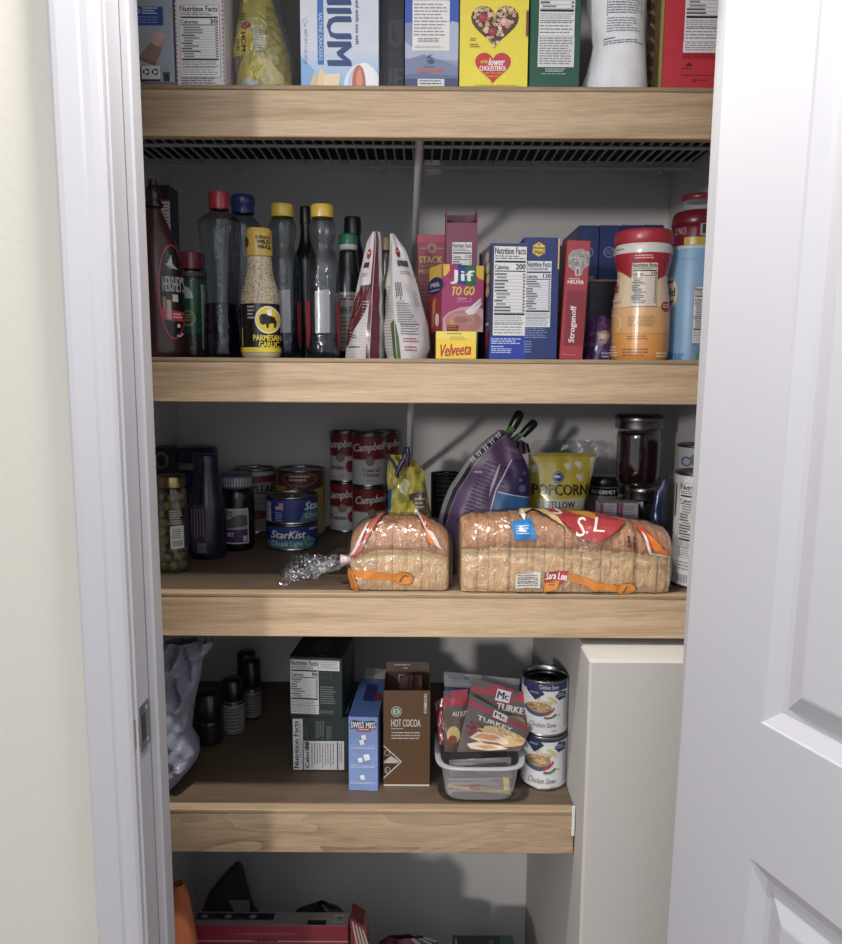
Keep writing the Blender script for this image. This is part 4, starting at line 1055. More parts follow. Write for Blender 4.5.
    carton('pasta_box', 'narrow red dinner box with sideways lettering, leaning right', 'box', 564.3, 587.6, 240, 357.3, .012, .15, S2, (172, 48, 60), art, tilt=2.2, dx=-3.2, side=(-1, lambda A: (A.lines(.3, .35, .7, .9, 6, (190, 120, 124), 2, .4, 4, rot=90), A.rect(.2, .5, .5, .62, (70, 50, 90), 2))))
    # four blue boxes at the back
    labs = ['blue box behind the red dinner box, first of the four along the wall', 'blue box with a ring emblem, second of the four along the wall',
            'blue box along the back wall, directly behind the creamer lid', 'blue box along the back wall, the one closest to the red tub']
    for i, (a, b) in enumerate(((577.0, 597.2), (597.8, 618.2), (619.2, 639.6), (640.6, 661.0))):
        def art(A, a=a, b=b):
            A.ring((a+b)/2-.5, 251, 5.6, 5.2, 1, (128, 134, 156), 2, 18); A.lines(a+5, 248.6, b-5.4, 254, 3, (128, 134, 156), 3, .5, 3); A.rect(a, 226.4, b, 226.9, (20, 32, 86), 2); A.lines(a+3, 275, b-3, 330, 9, (60, 74, 130), 2, .3, 6+i)
        carton('blue_box', labs[i], 'box', a, b, 225.4-.2*i, 357, .24, .16, S2, (28, 50, 112), art, group='blue boxes along the back wall')
    # open dark carton with pale rim, purple pouch
    y, d = .125, .09; a, b = P(589, 320, y), P(617.5, 320, y); w = b.x-a.x; h = P(603, 279.5, y).z-S2
    root = thing('open_carton', 'dark open carton with a pale cardboard rim beside the creamer', 'box', ((a.x+b.x)/2, y+d/2, S2))
    mb = MB(); T = .0016; DKC = (26, 26, 44)
    for lo, hi in (((-w/2, -d/2, 0), (w/2, -d/2+T, h-.003)), ((-w/2, d/2-T, 0), (w/2, d/2, h+.006)), ((-w/2, -d/2+T, 0), (-w/2+T, d/2-T, h)), ((w/2-T, -d/2+T, 0), (w/2, d/2-T, h))): mb.box(lo, hi, DKC, 'card', .0003)
    mb.box((-w/2+T, -d/2+T, 0), (w/2-T, d/2-T, .001), DKC, 'card', .0002); mb.build('carton', root)
    mb = MB(); mb.box((-w/2-.0004, -d/2-.0004, h-.003), (w/2+.0004, -d/2+T, h), (172, 140, 100), 'card', .0003); mb.prism([(-w/2-.008, h+.004), (-w/2+.004, h+.006), (-w/2+.006, h-.002), (-w/2-.004, h-.005)], -d/2-.0015, -d/2-.0005, (120, 100, 80), 'card'); mb.build('torn_rim', root)
    rows = [(316, 590, 606), (322, 587, 611), (335, 585, 613), (350, 584, 614), (357, 583, 612)]
    def cf(px, r, u, v): return (66, 38, 84) if noise.noise(Vector((px*.2, r*.2, 1))) < .15 else (96, 66, 112)
    def art(A):
        A.poly([(595, 332), (603, 329), (608, 334), (603, 342), (596, 341)], (150, 120, 110), 2); A.ell(601, 335, 3.4, 2.6, (186, 160, 150), 3); A.ell(598, 339, 2.2, 1.6, (90, 60, 70), 4); A.lines(599, 350, 610, 356, 2, (180, 166, 190), 3, .6, 3)
    outline_bag('snack_pouch', 'small dark purple snack pouch slumped between red box and creamer', 'bag', rows, .07, S2, .022, cf, art, noise_amp=.006, seed=4)
    # creamer
    def lab(A):
        A.rect(610, 246, 675, 255, (214, 210, 206), 2); A.text('2', 667.5, 248, 669.5, 252, (120, 110, 110)); A.lines(616, 250, 626, 252.4, 1, (150, 140, 140), 4, .8, 3)
        A.rect(610, 255, 675, 268, (176, 44, 58), 2); A.poly([(610, 262), (675, 262), (668, 272), (656, 280), (643, 283), (630, 278), (620, 271), (610, 269)], (176, 44, 58), 2.2)
        A.lines(634, 257.5, 655, 262, 2, (230, 190, 195), 4, .5, 5); A.vgrad(610, 306.5, 675, 332, (226, 178, 124), (228, 166, 100), 6, 2); A.vgrad(610, 332, 675, 358, (226, 156, 82), (222, 140, 62), 6, 2)
        A.rect(610, 306.2, 675, 306.9, (190, 150, 116), 3); A.rect(610, 331.6, 675, 332.3, (190, 130, 76), 3)
        A.nutrition(631.5, 264.5, 655.5, 306, 10, seed=81, paper=(228, 214, 196), full=False, hfrac=44)
        A.lines(630, 315, 655, 326, 8, (150, 106, 70), 4, .4, 6, ragged=.05); A.lines(630, 334, 652, 339, 2, (150, 96, 50), 4, .5, 7); A.lines(626, 346.5, 650, 355, 3, (150, 92, 46), 4, .5, 8)
        A.ring(617, 289, 7, 11, 1.0, (240, 226, 206), 4, 16); A.text('mate', 614.4, 283, 620, 292, (170, 44, 56), rot=0); A.rect(613.5, 279, 618, 281.5, (60, 80, 150), 4); A.ell(664, 306, 4.4, 5, (186, 60, 60), 4); A.lines(661, 303.5, 667, 308, 2, (230, 190, 180), 5, .6, 3)
        A.lines(613, 344, 622, 355, 4, (244, 222, 190), 4, .6, 9); A.lines(657, 350, 667, 356, 2, (244, 222, 190), 4, .6, 9); A.ring(616, 322, 8, 9, .8, (244, 214, 170), 4, 10, 250, 420)
        A.lines(617, 300.5, 625, 303, 2, (200, 90, 90), 4, .5, 5)
    rows = [(245.5, 26.6), (248, 27.6), (254, 27.8), (262, 26.6), (270, 24.8), (277, 24.2), (285, 25), (297, 26.8), (307, 27.6), (332, 27.9), (350, 27.8), (355, 27.4), (357.5, 26)]
    bottle('creamer_jar', 'waisted powdered creamer jar with red lid and orange base', rows, 641.5, .052, S2, (178, 46, 60), [(231.8, 25), (233, 27.4), (236, 28.3), (244, 28.3), (245.6, 27.4)], 'gloss', (230, 204, 168), labelfn=lab, cat='jar', capribs=0)
    # pale blue frosting can
    def lab(A):
        A.ell(668.5, 292.5, 10.5, 17.5, (196, 178, 150), 2, 26); A.ell(668.5, 292.5, 9.4, 16, (222, 210, 188), 3, 26); A.text('old', 667, 287, 676, 295, (40, 40, 50)); A.text('er', 667.5, 299, 675, 305, (40, 40, 50)); A.lines(667, 280, 676, 284, 1, (150, 60, 60), 4, .7, 3)
        A.rect(692.5, 286, 716, 355.5, (130, 160, 196), 2); A.nutrition(693.2, 286.8, 716, 340, 140, seed=91, full=True); A.lines(694, 341, 713, 354, 6, (90, 100, 120), 4, .4, 8); A.poly([(697, 355), (700, 344), (703, 346), (706, 342), (709, 355)], (60, 160, 110), 5)
        A.text('icing', 663, 347.5, 687, 357, (66, 138, 200), it=True); A.lines(680, 260, 700, 262.5, 1, (128, 160, 200), 3, .8, 5)
        rr = random.Random(6)
        for i in range(26):
            x = 671+38*rr.random(); r = 262+92*rr.random()
            if (x < 680 and r < 312) or x > 691 and r > 284: continue
            (A.ring(x, r, 2.2, 2.6, .5, (128, 170, 214), 2.5, 8) if i % 3 else A.poly([(x-2, r+2), (x, r-2.5), (x+2, r+2)], (134, 176, 218), 2.5))
    rows = [(250, 23.5), (252, 24), (300, 24), (352, 24), (356.5, 23.6)]
    bottle('frosting_can', 'pale blue round can with cream emblem beside the white door', rows, 690.5, .080, S2, (196, 200, 206), [(248.2, 23.2), (248.8, 24.2), (251, 24.3), (251.6, 23.6)], 'card', (128, 172, 212), labelfn=lab, cat='can', smooth=0, capribs=0, labelmat='card')
    # red coffee tub and clear tub on it
    rows = [(226, 22), (230, 23.4), (300, 23.6), (352, 23.6), (357, 22.5)]
    def lab(A):
        A.text('2 PACK', 675, 229.5, 685, 236, (206, 170, 176), bold=False); A.rect(683, 239, 703.5, 247.5, (206, 176, 60), 2); A.rect(697, 224, 703, 238, (170, 160, 166), 2); A.rect(699, 226, 702, 236, (70, 60, 70), 3)
    bottle('coffee_tub', 'dark red tub with rounded shoulder behind the pale blue can', rows, 693, .20, S2, (120, 28, 42), [(212, 15), (213, 19.5), (216, 22), (221, 23.4), (226, 23.5), (227, 22.6)], 'gloss', (126, 30, 46), labelfn=lab, cat='tub', capribs=0)
    ztop = P(693, 212, .20).z
    zt = P(693, 196, .20).z; r = 16*KPX(700, 205, .20)
    root = thing('storage_tub', 'small clear tub with red lid on top of the dark red tub', 'tub', (P(702, 212, .20).x-.006, .20, ztop+.0008))
    hh = zt-ztop
    mb = MB(); mb.lathe([(.0001, .0005), (r*.86, 0), (r*.9, hh*.1), (r*.98, hh*.62)], (255,)*3, 'tub_plastic', 36); mb.build('tub_body', root)
    mb = MB(); mb.lathe([(r*1.0, hh*.62), (r*1.06, hh*.66), (r*1.06, hh*.88), (r*.98, hh), (.0001, hh)], (136, 40, 52), 'plastic', 36); mb.build('lid', root)
snacks()
# ================================================================== THIRD SHELF
def jars_and_cans():
    # olive jar with olives
    cx, rb = 172, 571; yc = .125
    root, k = round_thing('olive_jar', 'glass jar of green olives with gold-edged lid, against the door frame', 'jar', cx, 478, rb, yc, S3, yz=yc-.02)
    kz = KZ; r = 15.2*k; H = (rb-478)*kz
    rows = [(487, 12), (490, 14), (496, 15.2), (560, 15.2), (568, 14.8), (571, 13)]
    b = MB(); pr = prof(rows, rb, k); b.lathe(pr, (255,)*3, 'glass', 44); b.lathe([(pr[-1][0], 0), (.0001, .001)], (255,)*3, 'glass', 36); b.build('jar_body', root)
    c = MB(); cap_mesh(c, [(477, 13.6), (478, 14.4), (485, 14.6), (486, 14.8), (487.5, 14.6)], rb, k, (150, 132, 84), 'metal', 0)
    c.build('lid', root)
    l = MB(); A = Art(); mp = cyl_map(cx, rows, rb, k)
    A.rect(170, 524, 182.5, 546, (204, 202, 200), 2); A.lines(172, 527, 181, 537, 5, (70, 70, 70), 3, .5, 3)
    for i in range(10): A.rect(172+i*.95, 538, 172+i*.95+(.5 if i % 3 else .3), 543.5, K, 3)
    A.lines(170, 509, 182, 523, 6, (170, 172, 168), 3, .55, 4); A.rect(182.6, 506, 187, 545, (38, 32, 66), 2)
    emit(A, lambda x, y, h: mp(x, y, h+.0006), None, root, l, du=1.5); l.build('label', root)
    oz = MB(); oz.ball((0, 0, 0), (1, 1, 1), (112, 106, 50), 'gloss', 12, 8)
    oz.lathe([(.28, -.98), (.2, -1.0), (.0001, -1.0)], (150, 104, 60), 'gloss', 8)
    rr = random.Random(12); first = None; R = r-.0015; ro = R*.37; n = 0
    z = .0125; lvl = 0
    while z < (rb-489)*kz-.008:
        for i in range(5):
            a = 2*math.pi*(i+.5*(lvl % 2))/5+rr.uniform(-.1, .1); rad = R-ro-.0006
            o = first.copy() if first else oz.build('olive')
            if not first: first = o
            else: COL.objects.link(o)
            s = ro*rr.uniform(.90, 1.0)
            o.scale = (s, s, s*rr.uniform(1.0, 1.12)); o.rotation_euler = (rr.uniform(-2, 2), rr.uniform(-2, 2), rr.uniform(0, 6))
            a2 = a+root.rotation_euler[2]
            o.location = (root.location.x+rad*math.sin(a2), yc-rad*math.cos(a2), S3+z)
            o['label'] = 'green olive packed in brine inside the glass jar by the door frame'; o['category'] = 'olive'; o['group'] = 'green olives in the jar'; n += 1
        z += ro*1.62; lvl += 1
    # box with a round emblem far in the corner
    carton('dark_box', 'dark box with pale ring emblem, in the corner behind the olive jar', 'box', 150, 171, 448, 548, .33, .05, S3, (44, 44, 50), lambda A: (A.ring(163, 461, 7, 9, 2.6, (120, 120, 124), 2, 20), A.ell(163, 461, 3, 4.4, (20, 20, 24), 2)))
    # navy lidded jars
    rows = [(460, 18), (464, 19), (500, 19.2), (535, 19.2), (541, 18)]
    bottle('mayonnaise_jar', 'tall pale jar with wide navy lid behind the dark bottle', rows, 198, .345, S3, (32, 32, 74), [(446.5, 18), (448, 19.8), (459, 20.2), (460.5, 19.4)], 'gloss', (128, 126, 122), cat='jar', capribs=40)
    rows = [(485, 10), (488, 12.4), (545, 12.4), (552, 12)]
    bottle('mayonnaise_jar', 'small jar with navy lid between olive jar and dark bottle', rows, 182, .285, S3, (34, 34, 78), [(471.5, 11.6), (473, 12.8), (484, 13), (485.5, 12.4)], 'gloss', (62, 58, 56), cat='jar', capribs=30)
    # dark jelly bottle
    def lab(A):
        A.poly([(191, 503), (206, 501), (206.5, 551), (191.5, 550)], (62, 46, 66), 2); A.lines(192, 506, 205, 540, 5, (120, 108, 122), 3, .4, 6, rot=90)
        A.rect(197, 540, 204.5, 549, (128, 122, 130), 3)
        for i in range(8): A.rect(197.5+i*.85, 541, 197.9+i*.85, 548, (40, 34, 44), 4)
    rows = [(462, 11.8), (470, 12.2), (485, 14.2), (497, 16.8), (507, 18.6), (520, 18.8), (545, 18.6), (554, 17.8), (557.5, 16)]
    bottle('jelly_bottle', 'dark purple squeeze bottle standing beside the olive jar', rows, 207, .225, S3, (34, 32, 58), [(454.5, 11.6), (456, 12.2), (462, 12.2)], 'gloss', (24, 22, 40), labelfn=lab, capribs=0)
    # jam jar with gingham lid
    def lab(A):
        A.rect(224, 506.5, 247.5, 542, (186, 184, 184), 2); A.rect(224, 508, 246.5, 540.6, (150, 148, 150), 3); A.poly([(224, 522), (232, 515), (240, 512), (246.5, 514), (246.5, 524), (224, 527)], (84, 82, 86), 4)
        A.rect(224, 527.5, 246.5, 540.6, (74, 40, 92), 4); A.text('ERRY', 225, 530.5, 233.5, 534.5, (196, 186, 200), ly=5); A.text("ER'S", 224, 509, 232.5, 514, (44, 44, 48), ly=5); A.rect(242, 534, 246, 539.5, (170, 166, 172), 5)
    rows = [(487, 13.4), (491, 15.2), (497, 16.4), (538, 16.4), (546, 16), (550, 14.5)]
    root, k = bottle('jam_jar', 'dark jam jar with checkered lid and white-edged purple label', rows, 237.5, .29, S3, (78, 74, 98), [(473, 13.6), (474.2, 15.4), (485, 15.8), (487, 15.2)], 'gloss', (22, 16, 22), labelfn=lab, cat='jar', capribs=0)
    mb = MB(); A = Art(); kz = KZ
    for i in range(-9, 10):
        x0 = 237.5+15.9*math.sin(i*.17); x1 = 237.5+15.9*math.sin((i+.5)*.17)
        A.poly([(x0, 476), (x1, 476), (x1+.4, 485), (x0+.4, 485)], (176, 174, 182), 2)
    A.rect(222, 480, 253, 482, (130, 126, 150), 3)
    mp = cyl_map(237.5, [(474, 15.4), (487, 15.9)], 550, k); emit(A, mp, None, root, mb, du=1.5, clip=(222.5, 475, 252.5, 486)); mb.build('lid_pattern', root)
    # cans at the back left
    def art(A):
        A.rect(230, 468, 282, 476, (176, 172, 170), 1); A.rect(230, 476, 282, 484, (120, 40, 52), 2); A.rect(230, 482.8, 282, 483.6, (190, 170, 150), 3)
        A.text('SKYLEAF', 243, 485, 273.5, 493, (44, 42, 42)); A.lines(246, 497, 272, 505, 2, (130, 128, 128), 3, .6, 3); A.ell(258, 513, 9, 4.5, (112, 50, 56), 3); A.lines(246, 520, 272, 526, 2, (120, 118, 118), 3, .5, 4)
    tin('food_can', 'white can with red band behind the checkered-lid jam jar', 'can', 255.5, 470, 531, 20.3, .455, S3, art, label_col=(150, 147, 146))
    def art(A):
        A.rect(270, 466, 330, 487, (92, 40, 50), 1); A.ring(300, 478, 16, 6.5, .8, (176, 132, 70), 3, 24); A.lines(290, 475, 311, 481, 2, (200, 170, 140), 3, .6, 3)
        A.poly([(270, 484), (292, 484), (310, 489), (330, 483), (330, 500), (270, 500)], (178, 148, 62), 3); A.text('BEANS', 288, 484, 314, 489.5, (60, 36, 36), ly=5); A.rect(270, 500, 330, 530, (170, 152, 96), 2)
    tin('food_can', 'wide maroon and yellow can standing behind the stacked tuna cans', 'can', 300.5, 471, 527, 24.4, .43, S3, art, label_col=(170, 152, 96), ringtab=False)
    # tuna cans, stacked
    def tuna(A, r0, upper):
        sx = 27 if upper else 0
        A.rect(262, r0, 325, r0+32, (30, 44, 112), 1); A.vgrad(262, r0, 325, r0+10, (42, 62, 138), (30, 44, 112), 3, 1)
        if upper:
            A.rect(262, r0+4, 272, r0+24, (180, 180, 184), 2); A.lines(263, r0+6, 271, r0+22, 6, (90, 90, 96), 3, .4, 3)
            A.rect(276, r0+4.5, 283.5, r0+11.5, (190, 184, 188), 2); A.rect(276, r0+4.5, 279.4, r0+8, (44, 52, 110), 3)
            for i in range(3): A.rect(279.4 if i < 2 else 276, r0+5.4+i*2.3, 283.5, r0+6.5+i*2.3, (170, 60, 66), 3)
            A.lines(276, r0+14, 283, r0+24, 4, (150, 160, 190), 3, .5, 5)
            A.text('StarKist', 304, r0+4, 336, r0+12, (220, 222, 228), it=True); A.poly([(299, r0+24), (302, r0+15), (307, r0+13), (325, r0+13), (325, r0+24)], (64, 116, 130), 2); A.text('Chunk Light', 304.5, r0+15.5, 338, r0+21.5, (200, 214, 220), bold=False)
        else:
            A.text('StarKist', 272, r0+4.5, 305, r0+12.5, (222, 224, 230), it=True); A.lines(309, r0+3, 318, r0+5.4, 1, (190, 194, 210), 3, .8, 3); A.ell(307.5, r0+11.3, .8, .8, (210, 212, 220), 3, 6)
            A.poly([(268, r0+16), (271, r0+14), (300, r0+14), (304, r0+12), (312, r0+12.5), (312, r0+24), (300, r0+24.5), (268, r0+24)], (64, 116, 130), 2); A.text('Chunk Light', 272.5, r0+15.5, 302, r0+22, (206, 218, 222), bold=False); A.ring(309, r0+17, 5, 3.6, .6, (150, 180, 196), 3, 14)
    r0, r, h = tin('tuna_can', 'lower blue tuna can of the stack beside the jam jar', 'can', 292.5, 522.5, 549.5, 26, .315, S3, lambda A: tuna(A, 524, False), group=None, label_col=(30, 44, 112), height=.0485)
    tin('tuna_can', 'upper blue tuna can of the stack, with a small flag on it', 'can', 292.0, 495, 523, 26, .315, S3+h+.0004, lambda A: tuna(A, 496.5, True), label_col=(30, 44, 112), height=.0510)
    # soup cans : three stacks of two
    def soup(A, cx, r0, kind, dx):
        A.rect(cx-20, r0, cx+20, r0+24, (140, 28, 40), 1); A.rect(cx-20, r0+24, cx+20, r0+50, (206, 202, 200), 1); A.rect(cx-20, r0+23.4, cx+20, r0+24.4, (176, 150, 90), 2)
        A.text("Campbell's", cx-16+dx, r0+9, cx+19+dx, r0+19, (228, 222, 218), it=True, skew=.08)
        A.ell(cx+dx, r0+25, 4.2, 4.6, (120, 108, 80), 3); A.ell(cx+dx, r0+25, 3.2, 3.5, (146, 134, 104), 4)
        if kind == 'c':
            A.text('Cream of', cx-7+dx, r0+32, cx+9+dx, r0+35.6, (120, 30, 40)); A.text('Chicken', cx-6+dx, r0+36.6, cx+8.5+dx, r0+40, (120, 30, 40)); A.text('SOUP', cx-4+dx, r0+43, cx+5+dx, r0+45, (150, 110, 60), bold=False)
        else:
            A.text('Tomato', cx-12+dx, r0+32.5, cx+4+dx, r0+37, (120, 30, 40)); A.ell(cx+10+dx, r0+34, 5, 6, (156, 40, 44), 3); A.text('SOUP', cx-5+dx, r0+43, cx+4+dx, r0+45, (150, 110, 60), bold=False)
        A.ring(cx-13, r0+46.5, 3, 3, .5, (176, 150, 90), 3, 8); A.rect(cx-20, r0+47.6, cx+20, r0+48.2, (176, 150, 90), 2)
    Hc = .1035
    for cx, y, kind, dx, wh in ((345.5, .46, 't', -5, 'back-left stack of red and white cans, beside the maroon can'), (369.0, .405, 'c', 1, 'front stack of red and white cans, behind the small loaf'), (384, .466, 't', 6, 'rear stack of red and white cans, by the yellow bag')):
        hw = 17 if kind == 'c' else 15.4
        for lev in (0, 1):
            rt = (483, 433)[lev]; z = S3+lev*(Hc+.0004)
            tin('soup_can', ('lower can' if lev == 0 else 'upper can')+' of the '+wh, 'can', cx, rt, rt+50, hw, y, z, lambda A: soup(A, cx, rt, kind, dx+(2 if lev == 0 else 0)), group='red and white soup cans', label_col=(206, 202, 200), height=Hc)
    # black can
    tin('food_can', 'black can in shadow between yellow bag and purple bag', 'can', 446, 475, 527, 15.5, .45, S3, lambda A: (A.lines(436, 480, 456, 500, 5, (84, 80, 80), 2, .4, 3), A.rect(430, 477, 460, 478, (90, 84, 80), 2)), label_col=(30, 28, 32), steel=(70, 68, 70), lidcol=(80, 78, 80))
    # mason jars and other jars on the right
    def mason(name, label, cx, rows, caprows, rb, y, z, col):
        root, k = round_thing(name, label, 'jar', cx, caprows[0][0], rb, y, z)
        rs = smooth_rows(rows, 4); b = MB(); pr = prof(rs, rb, k); b.lathe(pr, (255,)*3, 'glass', 44); b.lathe([(pr[-1][0], 0), (.0001, .0015)], (255,)*3, 'glass', 36); b.build('jar_body', root)
        f = MB(); fp = [(.0001, pr[1][1]-.004)]+[(max(.001, a-.0016), min(z_, pr[1][1]-.004)) for a, z_ in pr]+[(.0001, .002)]
        f.lathe(fp, col, 'liquid', 40); f.build('contents', root)
        c = MB(); cap_mesh(c, caprows, rb, k, (132, 130, 132), 'metal', 0)
        c.build('screw_band', root)
        return root, k
    a, k = mason('mason_jar', 'short dark mason jar carrying the tall red jar', 639, [(492, 20.5), (497, 22), (530, 22), (545, 21.5), (549, 20)], [(481, 21), (482, 22.5), (486, 22.8), (487, 22.2), (491, 22.8), (492.5, 22.2)], 549, .30, S3, (26, 18, 18))
    zt = (549-481)*KZ+S3+.001
    mason('mason_jar', 'tall mason jar of dark red preserve standing on a shorter jar', 638, [(428, 19.6), (434, 21.2), (460, 21.4), (474, 21), (480.5, 19.5)], [(414.5, 22), (416, 23.4), (420, 23.6), (421.5, 22.8), (426, 23.4), (428, 23)], 480.5, .30, zt, (52, 20, 26))
    mason('mason_jar', 'small dark mason jar with silver band behind the big loaf', 641, [(497, 15.5), (502, 17), (530, 17), (552, 16.8), (556, 15.5)], [(485.5, 15), (487, 16.4), (490.5, 16.6), (491.5, 15.9), (496, 16.4), (497.5, 16)], 556, .205, S3, (40, 34, 30))
    def lab(A): A.rect(585, 487, 622, 495, (22, 22, 26), 2); A.text('GOURMET', 592, 489, 614, 493, (186, 184, 182), ly=3); A.rect(585, 495, 622, 530, (108, 98, 88), 2)
    rows = [(485, 15.5), (488, 17), (525, 17), (546, 16.5), (549, 15.5)]
    bottle('sauce_jar', 'dark-lidded jar with black text band behind the small cartons', rows, 602.5, .36, S3, (24, 24, 28), [(475.5, 15), (477, 16.4), (484, 16.8), (485.5, 16.2)], 'gloss', (96, 88, 80), labelfn=lab, cat='jar', capribs=0)
    for a, b, lb in ((598.6, 616.8, 'pale small carton with mauve edges, farther from the white can'), (618.2, 637.8, 'pale small carton with mauve edges, nearer the white can')):
        carton('small_carton', lb, 'carton', a, b, 503, 564, .155, .030, S3, (150, 142, 152), lambda A, a=a, b=b: (A.rect(a, 503, a+4, 570, (112, 60, 86), 2), A.rect(b-1.2, 503, b, 570, (112, 60, 86), 2), A.lines(a+5, 506, b-3, 516, 4, (110, 104, 112), 3, .5, 3)), group='pair of pale small cartons')
    # white cans at the far right
    def art(A):
        A.rect(660, 470, 730, 594, (200, 198, 200), 1); A.rect(675.5, 487, 676.8, 520, (110, 60, 76), 3); A.nutrition(679.5, 485, 712, 560, 160, seed=95, paper=(206, 204, 206)); A.lines(679, 564, 706, 574, 3, (130, 130, 134), 3, .4, 4)
        for i in range(14): A.rect(680+i*1.4, 577, 680.7+i*1.4, 585, (120, 120, 124), 3)
    tin('food_can', 'tall white can with nutrition panel at shelf end by the door', 'can', 701, 475, 591, 27.5, .066, S3, art, label_col=(204, 202, 204))
    def art(A): A.ell(685, 462, 5, 5, (54, 86, 140), 2); A.ell(685, 462, 3.4, 3.4, (150, 160, 176), 3); A.ell(694, 460, 6, 6.5, (96, 100, 108), 3)
    tin('food_can', 'white can with blue emblem standing behind the tall white can', 'can', 696, 446, 566, 21, .20, S3, art, label_col=(176, 174, 176))
    # dark blue foil bag beside it
    rows = [(476, 664, 668), (490, 655, 668), (505, 652, 667), (525, 649, 669), (568, 649, 668)]
    outline_bag('foil_bag', 'dark navy foil pouch between the jars and white can', 'bag', rows, .135, S3, .012, lambda px, r, u, v: (32, 42, 86) if u < .5 else (58, 60, 68), None, noise_amp=.004, seed=14)
jars_and_cans()

